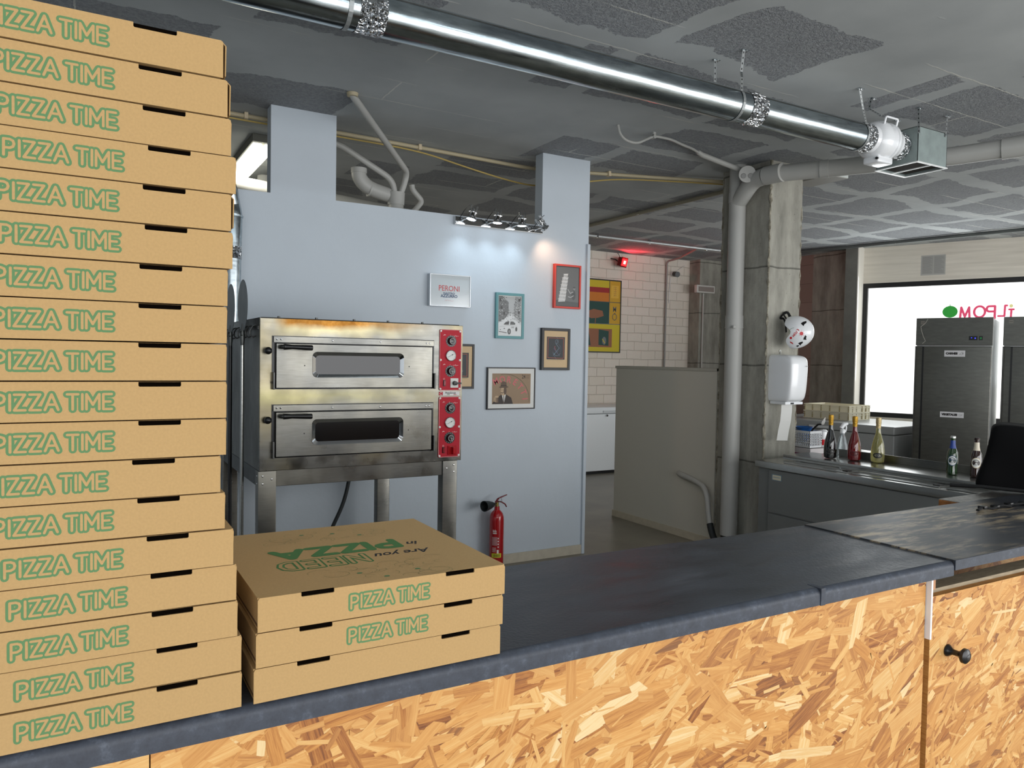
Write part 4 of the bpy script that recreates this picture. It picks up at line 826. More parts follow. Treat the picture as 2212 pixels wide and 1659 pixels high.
# inline fan
Mf = Matrix.Translation((3.955, DY, DZ)) @ Matrix.Rotation(PI/2, 4, 'Y')
b = MB(); b.lathe([(.0, .0), (.081, .0), (.083, .03), (.098, .04), (.104, .055), (.112, .075), (.113, .095), (.106, .098), (.106, .150), (.112, .155), (.112, .168), (.104, .172), (.100, .195), (.088, .215), (.081, .225), (.0808, .248), (0, .248)], plastic_w, 48, Mf); b.build('fan_casing', fn)
b = MB(); b.tube([(4.01, DY-.075, DZ+.075), (4.01, DY-.085, DZ+.115), (4.12, DY-.085, DZ+.115), (4.12, DY-.075, DZ+.075)], .006, plastic_w, 10, round_=.01); b.build('bracket', fn)
b = MB(); b.box(4.00, 4.14, DY-.05, DY+.05, DZ-.135, DZ-.095, plastic_w, .012, 3); b.cyl((4.0, DY-.045, DZ-.115), (3.985, DY-.05, DZ-.118), .008, black, 12); b.build('terminal_box', fn)
# sheet metal plenum box open at the bottom
pb = thing('plenum_box', 'galvanised sheet metal box with an open grille underneath', 'vent box', (4.41, 2.83, H+1.3))
b = MB(); X0, X1, Y0_, Y1_, Z0, Z1 = 4.265, 4.555, 2.70, 2.965, H+1.20, H+1.405; t = .003
gsh = mat('galvanised_sheet', (150, 162, 160), .5, .55, noise=.12, nscale=14)
for a in ((X0, X1, Y0_, Y0_+t, Z0, Z1), (X0, X1, Y1_-t, Y1_, Z0, Z1), (X0, X0+t, Y0_, Y1_, Z0, Z1), (X1-t, X1, Y0_, Y1_, Z0, Z1), (X0, X1, Y0_, Y1_, Z1-t, Z1)): b.box(*a, gsh)
b.build('box_shell', pb)
b = MB(); rim = mat('bright_rim', (236, 238, 236), .3, .3)
for a in ((X0-.006, X1+.006, Y0_-.006, Y0_+.006, Z0-.006, Z0), (X0-.006, X1+.006, Y1_-.006, Y1_+.006, Z0-.006, Z0), (X0-.006, X0+.006, Y0_+.006, Y1_-.006, Z0-.006, Z0), (X1-.006, X1+.006, Y0_+.006, Y1_-.006, Z0-.006, Z0), (4.403, 4.413, Y0_+.006, Y1_-.006, Z0-.006, Z0)): b.box(*a, rim)
b.build('grille_rim', pb)
b = MB(); b.box(X0+.006, X1-.006, Y0_+.006, Y1_-.006, Z0+.012, Z0+.015, mat('grille_dark', (46, 42, 38), .8)); b.build('grille_mesh', pb)
strap_m = mat('zinc_strap', (150, 154, 154), .4, .5)
# perforated hanging straps
def strap(pts, wd, label, root=None, w=.017):
    r = root or thing('hanging_strap', label, 'metal strap', pts[0])
    b = MB(); b.ribbon(pts, wd, w, strap_m, .0015)
    # punched holes
    L_ = 0; P = [Vector(p) for p in pts]; wv = Vector(wd).normalized()
    for a, c in zip(P, P[1:]):
        n_ = int((c-a).length/.022); t_ = (c-a).normalized(); nn = t_.cross(wv).normalized()
        for k in range(n_):
            q = a+(c-a)*((k+.5)/max(1, n_))
            for sd_ in (-1, 1):
                M = frame_m(q+nn*sd_*.0010, wv, t_ if sd_ > 0 else -t_); b.add([(.0035*math.cos(2*PI*i/10), .005*math.sin(2*PI*i/10), 0) for i in range(10)], [list(range(10))], black, False, M)
    so = b.build('hanging_strap' if root else 'strap', r)
    if root: r = so
    b = MB(); p = P[0]; b.box(p.x-.012, p.x+.03, p.y-.009, p.y+.009, p.z-.002, p.z, galv); b.lathe([(0, -.009), (.007, -.008), (.008, -.002)], chrome, 10, Matrix.Translation((p.x+.016, p.y, p.z))); b.build('ceiling_plate', r)
    return r
def wrap_pts(x, z_from=PI*.25, n=14, r_=DR+.003): return [(x, DY-r_*math.cos(a), DZ+r_*math.sin(a)) for a in [z_from-(z_from+PI*.75)*i/n for i in range(n+1)]]
strap([(2.775, 2.65, ZC-.0005), (2.777, 2.665, ZC-.10), (2.84, 2.72, DZ+.10)]+wrap_pts(2.885), (1, 0, 0), '', vd)
strap([(2.745, 2.81, ZC-.0005), (2.75, 2.812, ZC-.11)], (1, 0, 0), 'short loose perforated strap hanging behind the duct')
strap([(.80, 2.60, ZC-.0005), (.82, 2.66, ZC-.1)]+wrap_pts(.868), (1, 0, 0), '', vd)
strap([(3.69, 2.68, ZC-.0005), (3.78, 2.72, DZ+.11)]+wrap_pts(3.872), (1, 0, 0), '', vd)
strap([(3.885, 2.74, ZC-.0005), (3.875, 2.74, ZC-.01), (3.87, 2.745, ZC-.06), (3.96, 2.745, DZ+.12), (3.985, 2.75, DZ+.113)], (0, 1, 0), '', fn)
strap([(4.25, 2.695, ZC-.0005), (4.263, 2.695, H+1.36)], (0, 1, 0), '', pb, w=.014)
strap([(4.53, 2.69, ZC-.0005), (4.53, 2.695, H+1.38)], (1, 0, 0), '', pb, w=.012)
strap([(4.36, 2.90, ZC-.0005), (4.37, 2.91, H+1.407)], (1, 0, 0), '', pb, w=.012)

# ================================================================== PIPES BY THE COLUMN
pp = thing('drain_pipe', 'thick grey drain pipe running down the concrete column', 'pipe', (4.385, 4.21, 0))
b = MB(); b.tube([(4.384, 4.21, .145), (4.384, 4.21, H+.35)], .0655, pvc, 32); b.tube([(4.384, 4.21, H+.35), (4.384, 4.21, ZC-.001)], .063, pvc, 32)
b.tube([(4.384, 4.21, H+.27), (4.384, 4.21, H+.36)], .068, pvc, 32); b.tube([(4.384, 4.21, H+1.22), (4.384, 4.21, H+1.30)], .067, pvc, 32); b.build('riser', pp)
b = MB(); b.tube([(4.384, 4.21, .0), (4.384, 4.21, .146)], .060, black, 24); b.build('black_collar', pp)
b = MB(); b.tube([(4.384, 4.21, H+.262), (4.384, 4.21, H+.275)], .070, pvc, 32); b.box(4.30, 4.33, 4.135, 4.155, H+.26, H+.28, pvc, .004); b.build('pipe_clamp', pp)
b = MB(); b.tube([(4.384, 4.21, H+1.22), (4.34, 4.02, H+1.355), (4.335, 3.90, H+1.362)], .062, pvc, 28, round_=.08); b.build('branch_elbow', pp)
col_c = Vector((4.30, 4.05, H+1.405)); dirc = Vector((-.62, -.72, -.28)).normalized()
b = MB(); b.tube([col_c+Vector((.03, .02, 0)), col_c+dirc*.07], .056, pvc, 28); b.tube([col_c+dirc*.058, col_c+dirc*.075], .060, pvc, 28)
Mc = Matrix.Translation(col_c+dirc*.076) @ dirc.to_track_quat('Z', 'Y').to_matrix().to_4x4()
b.lathe([(0, .004), (.017, .004), (.019, 0)], mat('cap_grey', (140, 140, 138), .6), 20, Mc @ Matrix.Translation((-.026, -.012, 0))); b.lathe([(0, .004), (.017, .004), (.019, 0)], mat('cap_grey', (140, 140, 138)), 20, Mc @ Matrix.Translation((.024, -.012, 0)))
b.build('collector_cap', pp)
bp_ = thing('branch_pipe', 'thick grey pipe crossing in front of the column towards the right', 'pipe', (4.6, 3.3, H+1.36))
b = MB(); b.tube([(4.335, 3.90, H+1.362), (4.355, 3.76, H+1.364)], .066, pvc, 28); b.tube([(4.345, 3.82, H+1.362), (4.92, 2.87, H+1.362), (5.04, 2.54, H+1.365)], .0585, pvc, 28); b.tube([(4.50, 3.56, H+1.362), (4.53, 3.512, H+1.362)], .062, pvc, 28); b.build('pipe', bp_)
b = MB(); b.tube([(5.01, 2.62, H+1.364), (5.06, 2.50, H+1.366)], .066, pvc, 28); b.tube([(5.04, 2.54, H+1.366), (5.25, 2.0, H+1.39), (5.6, 1.2, H+1.41)], .0585, pvc, 28); b.build('pipe_extension', bp_)
hs = thing('flexible_conduit', 'thin grey hose curling from the ceiling hole to the column', 'conduit', (3.6, 3.95, H+1.45))
b = MB(); b.tube([(2.985, 3.9, ZC-.001), (3.00, 3.9, H+1.45), (3.05, 3.9, H+1.415), (3.14, 3.9, H+1.41), (3.22, 3.9, H+1.45), (3.28, 3.9, H+1.482), (3.42, 3.89, H+1.48), (3.55, 3.92, H+1.47), (3.70, 3.99, H+1.485), (3.84, 4.05, H+1.482)], .009, pvc, 10, round_=.05); b.build('hose', hs)
b = MB(); b.tube([(3.80, 4.04, H+1.488), (3.86, 4.055, H+1.478), (4.30, 4.08, H+1.43)], [.016, .019, .019], pvc, 14); b.build('rigid_tube', hs)
b = MB(); b.box(3.27, 3.29, 3.89, 3.91, H+1.488, ZC, pvc); b.tube([(3.28, 3.885, H+1.475), (3.28, 3.915, H+1.475)], .013, pvc, 10); b.build('clip', hs)
# drain hose at the partition
b = MB(); dh = thing('drain_hose', 'pale bent drain hose coming out of the low partition', 'hose', (4.41, 4.6, H-1.1))
b.tube([(4.437, 4.84, H-.952), (4.41, 4.80, H-.955), (4.405, 4.70, H-.966), (4.40, 4.57, H-.99), (4.395, 4.49, H-1.02), (4.385, 4.448, H-1.10), (4.38, 4.43, H-1.21), (4.375, 4.40, H-1.31)], [.024, .024, .023, .022, .022, .0225, .0225, .0225], pvc, 16, round_=.05); b.build('white_hose', dh)
b = MB(); b.tube([(4.376, 4.405, H-1.295), (4.365, 4.37, H-1.36), (4.35, 4.32, H-1.41), (4.31, 4.26, H-1.455)], .026, rubber, 16, round_=.03); b.build('black_hose', dh)

# pipes behind the oven wall
bk = thing('soil_stack', 'grey soil stack with bent branches seen above the white wall', 'pipe', (2.0, 5.2, 1.2))
b = MB(); b.tube([(2.0, 5.22, .0), (1.995, 5.22, H+1.12)], .055, pvc, 28); b.tube([(1.995, 5.22, H+1.10), (1.995, 5.22, H+1.19)], [.060, .064], pvc, 28); b.build('stack', bk)
b = MB(); b.tube([(1.357, 4.26, ZC-.001), (1.365, 4.27, H+1.49), (2.055, 5.16, H+1.335), (2.045, 5.19, H+1.25), (2.02, 5.21, H+1.17)], .0215, pvc, 16, round_=.06); b.lathe([(.030, ZC-.02), (.034, ZC-.001)], pvc_beige, 16, Matrix.Translation((1.357, 4.26, 0))); b.build('inclined_pipe', bk)
b = MB(); b.tube([(1.10, 5.2, H+1.49), (1.56, 5.2, H+1.472), (1.96, 5.2, H+1.275), (1.985, 5.21, H+1.16)], .0215, pvc, 16, round_=.07); b.build('inclined_pipe', bk)
b = MB(); b.tube([(1.725, 5.25, H+1.325), (1.725, 5.25, H+1.27), (1.79, 5.25, H+1.205), (1.95, 5.24, H+1.17)], .052, pvc, 24, round_=.09); b.tube([(1.725, 5.25, H+1.30), (1.725, 5.25, H+1.335)], .056, pvc, 24); b.tube([(1.80, 5.25, H+1.2), (1.81, 5.25, H+1.198)], .056, pvc, 24); b.build('elbow', bk)
b = MB(); b.tube([(2.13, 5.25, H+1.27), (2.135, 5.25, H+1.235), (2.215, 5.25, H+1.16), (2.15, 5.25, H+1.08), (2.02, 5.24, H+1.0)], .020, pvc, 14, round_=.03); b.build('small_branch', bk)
lp = thing('horizontal_drain', 'low horizontal drain pipe behind the white wall left of the soil stack', 'pipe', (1.5, 5.9, 1.0+H)); b = MB(); b.tube([(1.0, 6.2, H+1.33), (1.75, 5.9, H+1.22), (2.35, 5.6, H+1.10)], .055, pvc, 20); b.build('pipe', lp)
s2_ = thing('vertical_vent_pipe', 'short white vertical pipe end left of the wall pier', 'pipe', (1.33, 6.5, 1.0)); b = MB(); b.tube([(1.335, 6.5, 0), (1.335, 6.5, H+1.47)], .058, pvc, 20); b.tube([(1.335, 6.5, H+1.38), (1.335, 6.5, H+1.475)], .062, pvc, 20); b.build('pipe', s2_)
cb = thing('ceiling_conduit', 'beige conduit along the ceiling just behind the oven wall', 'conduit', (2.5, 5.0, ZC))
b = MB(); b.tube([(-.6, 4.93, ZC-.02), (.81, 4.96, ZC-.022), (2.09, 5.02, ZC-.022), (3.1, 5.08, ZC-.024), (3.76, 4.86, ZC-.022), (4.36, 4.66, ZC-.022), (4.80, 4.50, ZC-.022)], .014, pvc_beige, 12, round_=.2); b.build('conduit', cb)
b = MB()
for x, y in ((.9, 4.963), (2.09, 5.02), (3.66, 4.89)): b.box(x-.012, x+.012, y-.02, y+.02, ZC-.04, ZC-.001, mat('clip_pale', (206, 190, 160), .5), .004)
b.build('clips', cb)
cy_ = thing('yellow_cable', 'yellow cable sagging below the beige ceiling conduit', 'cable', (2.6, 5.05, ZC-.1)); b = MB()
b.tube([(-.6, 4.90, ZC-.045), (.8, 4.94, ZC-.055), (1.5, 4.98, ZC-.05), (2.09, 5.02, ZC-.045), (2.45, 5.04, ZC-.10), (2.85, 5.06, ZC-.15), (3.12, 5.07, ZC-.16), (3.5, 4.95, ZC-.09), (3.76, 4.87, ZC-.05), (4.36, 4.67, ZC-.04), (4.79, 4.52, ZC-.042)], .006, cable_y, 8, round_=.25); b.build('cable', cy_)
def conduit(label, pts, r_, mt, clips=()):
    t_ = thing('ceiling_conduit', label, 'conduit', pts[0]); b = MB(); b.tube(pts, r_, mt, 12, round_=.05); b.build('conduit', t_)
    if clips:
        b = MB()
        for c_ in clips: b.box(c_[0]-.012, c_[0]+.012, c_[1]-.018, c_[1]+.018, c_[2]-.02, min(ZC, c_[2]+.03), chrome, .003)
        b.build('clips', t_)
trunk = mat('trunking_beige', (150, 146, 128), .5)
conduit('square trunking along the ceiling between the white wall and the column', [(4.90, 8.4, ZC-.022), (4.88, 6.8, ZC-.022), (4.86, 4.9, ZC-.022), (4.86, 4.45, ZC-.022)], .020, trunk, [(4.87, 6.0, ZC-.02)])
conduit('silver conduit with clips under the far ceiling, ending before the column', [(4.5, 7.36, ZC-.03), (5.25, 7.35, ZC-.03), (7.35, 7.34, ZC-.03)], .016, mat('conduit_silver', (196, 198, 198), .4, .5), [(5.35, 7.35, ZC-.03), (6.15, 7.35, ZC-.03), (7.1, 7.345, ZC-.03)])
conduit('dark conduit along the ceiling above the frosted window', [(8.2, 7.0, ZC-.03), (8.254, 6.755, ZC-.03), (8.782, 4.338, ZC-.03), (9.0, 3.3, ZC-.03)], .022, mat('conduit_dark', (96, 100, 98), .4, .4), [(8.5, 5.63, ZC-.03)])
conduit('thin conduit running down the far brick wall', [(7.0, 7.4, ZC-.03), (7.43, 8.2, ZC-.03), (7.43, 8.47, ZC-.05), (7.425, 8.47, H+.5), (7.416, 8.47, 0.0)], .014, mat('conduit_grey', (150, 148, 144), .5), ())
vb = thing('ceiling_sign_box', 'grey rectangular box fixture on the ceiling behind the concrete column', 'light fixture', (4.95, 3.93, H+1.4))
MB().box(4.86, 5.07, 3.76, 4.10, H+1.41, ZC-.001, mat('fixture_grey', (150, 148, 142), .5), .004).build('housing', vb); MB().box(4.862, 5.072, 3.757, 3.761, H+1.415, ZC-.01, mat('fixture_pale', (206, 212, 208), .5)).build('end_panel', vb)

# ================================================================== COLUMN: DISPENSER, TOWEL, HELMET
td = thing('towel_dispenser', 'glossy white paper towel dispenser mounted on the concrete column', 'dispenser', (4.59, 3.95, H-.12))
b = MB(); secs = []
def dsec(z, ins, dep): # plan outline at height z
    x0, x1 = 4.482+ins, 4.712-ins; yb, yf = 3.949, 3.949-dep
    return [(x0, yb, z), (x0+.001, yb-.03, z), (x0+.006, yf+.050, z), (x0+.014, yf+.018, z), (x0+.030, yf+.006, z), ((x0+x1)/2, yf, z), (x1-.055, yf+.004, z), (x1-.030, yf+.020, z), (x1-.012, yf+.060, z), (x1-.003, yb-.03, z), (x1, yb, z)]
for z, ins, dep in ((-.288, .03, .13), (-.282, .012, .17), (-.265, .003, .195), (-.20, 0, .205), (-.10, 0, .212), (0, 0, .214), (.035, .002, .205), (.052, .008, .185), (.062, .02, .15), (.066, .04, .10)): secs.append(dsec(H+z, ins, dep))
n = 11; vs = [p for s_ in secs for p in s_]; fs = [[j*n+i, j*n+i+1, (j+1)*n+i+1, (j+1)*n+i] for j in range(len(secs)-1) for i in range(n-1)]+[list(range(n))[::-1], [(len(secs)-1)*n+i for i in range(n)]]
b.add(vs, fs, plastic_w, True); cv = b.build('cover', td); md = cv.modifiers.new('sub', 'SUBSURF'); md.levels = 1; md.render_levels = 2
cv.modifiers.move(1, 0)
b = MB(); b.box(4.50, 4.69, 3.80, 3.945, H-.305, H-.284, plastic_w, .004); b.box(4.555, 4.59, 3.798, 3.80, H-.302, H-.29, black); b.build('base_tray', td)
b = MB(); s_ = Sheet(b, (4.640, 3.7325, H-.02), (1, 0, 0), (0, 0, 1), .0006); s_.text('LOTUS', 0, 0, .009, g1[2], 1, .0004); b.build('brand_print', td)
b = MB(); b.lathe([(.0, .003), (.012, .003), (.012, 0)], mat('clear_hook', (176, 176, 168), .3), 16, frame_m((4.60, 3.949, H+.092), (1, 0, 0), (0, 0, 1))); b.box(4.597, 4.603, 3.94, 3.949, H+.07, H+.09, mat('clear_hook', (176, 176, 168))); b.build('mounting_loop', td)
b = MB(); b.ribbon([(4.575, 3.85, H-.29), (4.572, 3.848, H-.36), (4.562, 3.846, H-.43), (4.548, 3.85, H-.50), (4.536, 3.852, H-.575)], (1, -.5, .0), .082, paper, .0012); b.build('paper_towel', td)
# bike helmet
HC = Vector((4.625, 3.80, H+.235))
hm = thing('bike_helmet', 'white helmet with stickers hanging by its black strap on the column', 'helmet', HC)
ax = (rgt*.80-fwd*.52+Vector((0, 0, .06))).normalized()        # crown direction
sd_ = Vector((0, 0, 1)); sd_ = (sd_-ax*sd_.dot(ax)).normalized(); fr_ = sd_.cross(ax)
Mh = Matrix((fr_, sd_, ax)).transposed().to_4x4(); Mh.translation = HC-ax*.03
RX, RY, RZ = .100, .122, .135
b = MB(); K = 18; S_ = 56; vs = []; fs = []
def rim_h(a):     # rim profile: ear cut-outs and brow
    return -.050+.055*math.exp(-((abs(a-PI))/.36)**2)+.055*math.exp(-((min(a, 2*PI-a))/.36)**2)-.012*math.cos(2*a)
for sh__ in (1.0, .93):
    for j in range(K+1):
        for i in range(S_):
            a = 2*PI*i/S_; zmin = rim_h(a)/RZ; ph0 = math.asin(max(-.95, zmin)); ph = ph0+(PI/2-ph0)*j/K*.999
            vs.append((RX*sh__*math.cos(ph)*math.cos(a), RY*sh__*math.cos(ph)*math.sin(a), RZ*sh__*math.sin(ph)))
N_ = (K+1)*S_
for j in range(K):
    for i in range(S_): k = (i+1) % S_; fs.append([j*S_+i, j*S_+k, (j+1)*S_+k, (j+1)*S_+i]); fs.append([N_+j*S_+i, N_+(j+1)*S_+i, N_+(j+1)*S_+k, N_+j*S_+k])
for i in range(S_): k = (i+1) % S_; fs.append([i, N_+i, N_+k, k])
fs.append([K*S_+i for i in range(S_)])
b.add(vs, fs, plastic_w, True, Mh); b.build('shell', hm)
camdir = (Vector((0, 0, H))-HC).normalized()
def patch(mb, u, v, pts, mt, lift=1.012, rot=0):
    """small patch on the shell, u along image-right, v along image-up, seen from the camera side"""
    ru = rgt; rv = up
    for P in [pts]:
        out_ = []
        for (x, y) in P:
            x, y = x*math.cos(rot)-y*math.sin(rot)+u, x*math.sin(rot)+y*math.cos(rot)+v
            q = HC+ru*x+rv*y; o_ = Mh.inverted() @ (q+camdir*.4); d_ = (Mh.inverted().to_3x3() @ (-camdir))
            A_ = (d_.x/RX)**2+(d_.y/RY)**2+(d_.z/RZ)**2; B_ = 2*(o_.x*d_.x/RX**2+o_.y*d_.y/RY**2+o_.z*d_.z/RZ**2); C_ = (o_.x/RX)**2+(o_.y/RY)**2+(o_.z/RZ)**2-lift**2
            disc = B_*B_-4*A_*C_
            if disc < 0: return
            t_ = (-B_-math.sqrt(disc))/(2*A_); out_.append(Mh @ (o_+d_*t_))
        mb.add(out_, [list(range(len(out_)))], mt)
def circ(r, n=12, k=1): return [(r*math.cos(2*PI*i/n), r*k*math.sin(2*PI*i/n)) for i in range(n)]
b = MB()
for (u, v, rt, s_) in ((.035, .062, .2, 1), (.045, -.045, .9, .8), (.012, -.085, .2, .8), (.115, .09, -.6, .7), (-.01, -.105, 0, .5)): patch(b, u, v, [(-.022*s_, .004*s_), (-.004*s_, .012*s_), (.022*s_, .014*s_), (.020*s_, 0), (.002*s_, -.008*s_), (-.006*s_, -.020*s_)], black, 1.012, rt)
b.build('vents', hm)
b = MB(); sr = mat('sticker_red', (200, 24, 34), .35)
patch(b, .018, -.012, [(.013*(1+.18*(i % 2))*math.cos(2*PI*i/16), .013*(1+.18*(i % 2))*math.sin(2*PI*i/16)) for i in range(16)], sr)
for k in range(8): a = 2*PI*k/8; patch(b, .018+.022*math.cos(a), -.012+.022*math.sin(a), [(-.001, -.003), (.001, -.003), (.001, .003), (-.001, .003)], sr, 1.012, a-PI/2)
patch(b, -.060, -.045, circ(.009), sr, 1.012); patch(b, -.055, -.082, [(-.012, .004), (.012, -.010), (.010, .0), (-.010, .012)], sr, 1.012)
# lettering: IL POM along a slant
def hstroke(pts, w_, mt, u0, v0, rot, k):
    for a, c in zip(pts, pts[1:]):
        a = Vector(a)*k; c = Vector(c)*k; d_ = (c-a)
        if d_.length < 1e-6: continue
        n_ = Vector((-d_.y, d_.x)).normalized()*w_/2; patch(b, u0, v0, [tuple(a-n_), tuple(c-n_), tuple(c+n_), tuple(a+n_)], mt, 1.014, rot)
rot_ = math.radians(232)
LT = {'I': [[(0, 0), (0, 1)]], 'L': [[(0, 1), (0, 0), (.5, 0)]], 'P': STROKES['P'][1], 'O': [[(.35+.35*math.cos(2*PI*i/12), .5+.5*math.sin(2*PI*i/12)) for i in range(13)]], 'M': STROKES['M'][1]}
xx = 0
for ch, wd in (('I', .25), ('L', .85), ('P', .75), ('O', .95), ('M', .9)):
    for pl_ in LT[ch]: hstroke([(p[0]+xx, p[1]) for p in pl_], .0034, sr, -.012, .022, rot_, .0175)
    xx += wd
for k in range(9): a = 1.7+k*.17; patch(b, -.035+.040*math.cos(a), -.010+.040*math.sin(a), [(-.004, -.001), (.004, -.001), (.004, .001), (-.004, .001)], green_deep, 1.012, a+PI/2)
b.build('stickers', hm)
b = MB(); hk = Vector((4.632, 3.944, H+.385)); e1 = HC+rgt*-.055+up*.060-fwd*.02; e2 = HC+rgt*-.095+up*.0-fwd*.0
b.tube([e1, (e1+hk)/2+rgt*.012, hk+Vector((0, -.03, 0)), hk+rgt*-.03+up*-.02-fwd*.03, hk+rgt*-.045+up*-.05-fwd*.03, hk+rgt*-.02+up*-.045-fwd*.03, (e2+hk)/2, e2], .0095, black_m, 8, round_=.02, sy=.5)
b.tube([e1+rgt*.012, hk+rgt*.012+Vector((0, -.02, 0)), hk+Vector((0, -.02, .006)), hk+rgt*-.02+up*-.01-fwd*.02, e1+rgt*-.03+up*.01], .008, black_m, 8, round_=.02, sy=.5); b.tube([hk+Vector((0, .006, .0)), hk+Vector((0, -.03, .004)), hk+Vector((0, -.035, .012))], .003, chrome, 8); b.build('chin_strap', hm)

# ================================================================== FAR BRICK WALL THINGS
def d_mo(s, W_, H_):
    y1_, y2_, or_, gr_, br_, rd_ = (mat('paint_yellow', (206, 186, 30), .6), mat('paint_ochre', (206, 160, 30), .6), mat('paint_orange', (206, 120, 24), .6), mat('paint_green', (24, 70, 62), .6), mat('paint_brown', (150, 96, 66), .6), mat('paint_red', (160, 30, 30), .6))
    s.rect(0, 0, W_, H_, y1_, 1); xr = W_*.80; zb_, zm = H_*.39, H_*.70
    s.rect(0, zb_, xr, zm, gr_, 2); s.rect(0, zm, xr, H_*.84, or_, 2); s.rect(0, H_*.83, xr, H_*.90, rd_, 3); s.rect(xr, zm, W_, H_, y2_, 2); s.rect(xr, zb_, W_, zm, y2_, 2)
    s.poly([(xr*.50, .0+zb_+.10), (xr*.52, zb_+.17), (xr*.65, zb_+.20), (xr*.85, zb_+.18), (xr*.88, zb_+.11), (xr*.75, zb_+.08), (xr*.60, zb_+.07)], br_, 4); s.stroke([(xr*.70, zb_+.09), (xr*.69, zb_)], .012, br_, 4)
    s.rect(W_*.10, .06, W_*.86, H_*.32, br_, 3); s.poly([(W_*.62, .09), (W_*.80, .08), (W_*.80, H_*.29), (W_*.62, H_*.31)], gr_, 4); s.poly([(W_*.30, .10), (W_*.48, .08), (W_*.44, H_*.30), (W_*.28, H_*.31)], gr_, 4); s.disc(W_*.72, .15, .035, .055, black, 5); s.stroke([(W_*.69, .17), (W_*.73, .12)], .012, y1_, 6)
    for P in ([(0, zm), (W_, zm)], [(0, zb_), (W_, zb_)], [(xr, zb_), (xr, H_)]): s.stroke(P, .009, black, 7, False)
    s.text('M', (xr+W_)/2, H_*.60, .10, black, 5, .002, sx=.8); s.arc((xr+W_)/2, H_*.495, .036, .044, .4, 2*PI+.3, .009, black, 5, 20); s.stroke([((xr+W_)/2, H_*.53), ((xr+W_)/2+.012, H_*.555)], .006, black, 5)
    s.rect(xr+.03, H_*.76, W_-.03, H_*.94, mat('paint_light_ochre', (222, 180, 60), .6), 4); s.stroke([((xr+W_)/2, H_*.78), ((xr+W_)/2+.01, H_*.92)], .004, br_, 5)
    for k in range(5): s.arc((xr+W_)/2+.005, H_*.79+k*.028, .028, .014, 0, PI, .003, br_, 5, 8)
picture('wall_painting', 'tall yellow, orange and green abstract painting on the white brick wall', 5.62, 6.605, H+.105, H+1.120, black_paint, .016, .035, d_mo, y=8.5)
fl_ = thing('red_floodlight', 'small floodlight glowing red high on the white brick wall', 'floodlight', (6.55, 8.45, H+1.37))
b = MB(); Mf = Matrix.Translation((6.555, 8.37, H+1.365)) @ Matrix.Rotation(.45, 4, 'Z') @ Matrix.Rotation(.25, 4, 'X'); b.box(-.085, .085, 0, .05, -.060, .060, red_dark, .008, M=Mf); b.box(-.095, .095, -.012, 0, -.068, .068, red_dark, .004, M=Mf); b.build('housing', fl_)
b = MB(); b.box(-.072, .072, -.016, -.012, -.048, .048, led_red, M=Mf); b.box(-.03, .03, -.018, -.016, -.022, .022, led_red_hot, M=Mf); b.build('lamp_face', fl_)
b = MB(); b.tube([(6.43, 8.50, H+1.42), (6.44, 8.41, H+1.40), (6.47, 8.38, H+1.37)], .008, black, 8); b.tube([(6.54, 8.42, H+1.42), (6.53, 8.45, H+1.48), (6.54, 8.49, ZC-.002)], .004, black, 8); b.build('bracket', fl_)
l = bpy.data.lights.new('red', 'AREA'); l.energy = 5; l.color = (1, .03, .05); l.size = .12; o = bpy.data.objects.new('red_lamp', l); C.objects.link(o); o.location = Mf @ Vector((0, -.03, 0)); o.rotation_euler = Vector((.35, -.8, .6)).to_track_quat('-Z', 'Y').to_euler()
cm = thing('security_camera', 'small round black security camera on the far brick wall', 'camera', (7.55, 8.42, H+1.28)); b = MB(); b.tube([(7.56, 8.499, H+1.29), (7.56, 8.44, H+1.28)], .035, plastic_w, 18); b.tube([(7.56, 8.45, H+1.28), (7.54, 8.36, H+1.265)], .040, black, 20); b.build('camera_body', cm)
b = MB(); b.tube([(7.60, 8.49, H+1.31), (7.78, 8.48, H+1.42)], .003, plastic_w, 6); b.tube([(7.52, 8.49, H+1.24), (7.50, 8.49, H+1.0), (7.50, 8.49, H+.85)], .005, plastic_w, 6); b.build('camera_cable', cm)
em = thing('emergency_light', 'white emergency light on the far concrete column', 'light fixture', (7.97, 8.25, H+1.07)); b = MB(); b.box(7.79, 8.15, 8.22, 8.28, H+1.01, H+1.125, mat('fixture_white', (206, 204, 198), .5), .012, 3); b.build('casing', em); b = MB(); b.box(7.82, 8.12, 8.212, 8.22, H+1.03, H+1.10, mat('fixture_lens', (150, 140, 134), .2), .004); b.build('lens', em)
conduit('thin white conduit below the emergency light', [(7.955, 8.262, H+1.005), (7.955, 8.262, 0.0)], .013, mat('conduit_pale', (186, 184, 178), .5))
def freezer(label, M, W_, Dp_, Ht_, loc):
    r = thing('chest_freezer', label, 'freezer', loc)
    fz = mat('freezer_white', (226, 230, 232), .3) if Ht_ > .86 else mat('freezer_shaded', (146, 149, 149), .3)  # the lower freezer's colour is darkened to hold the shade it stands in
    b = MB(); b.box(0, W_, 0, Dp_, .04, Ht_-.09, fz, .012, 3, M); b.build('cabinet', r)
    b = MB(); b.box(-.005, W_+.005, -.012, Dp_, Ht_-.085, Ht_, fz, .016, 3, M); b.build('lid', r)
    b = MB(); b.box(W_*.42, W_*.58, -.022, -.010, Ht_-.070, Ht_-.045, mat('freezer_handle', (200, 204, 206), .4), .003, M=M); b.cyl(M @ Vector((W_*.5-.04, -.02, Ht_-.11)), M @ Vector((W_*.5-.04, 0, Ht_-.11)), .014, chrome, 12); b.build('handle', r)
    b = MB(); b.box(.03, W_-.03, .03, Dp_-.03, 0, .04, black, M=M); b.build('plinth', r)
freezer('white chest freezer by the brick wall below the yellow painting', Matrix.Translation((5.35, 7.93, 0)), 1.35, .54, .875, (6, 8.2, 0))
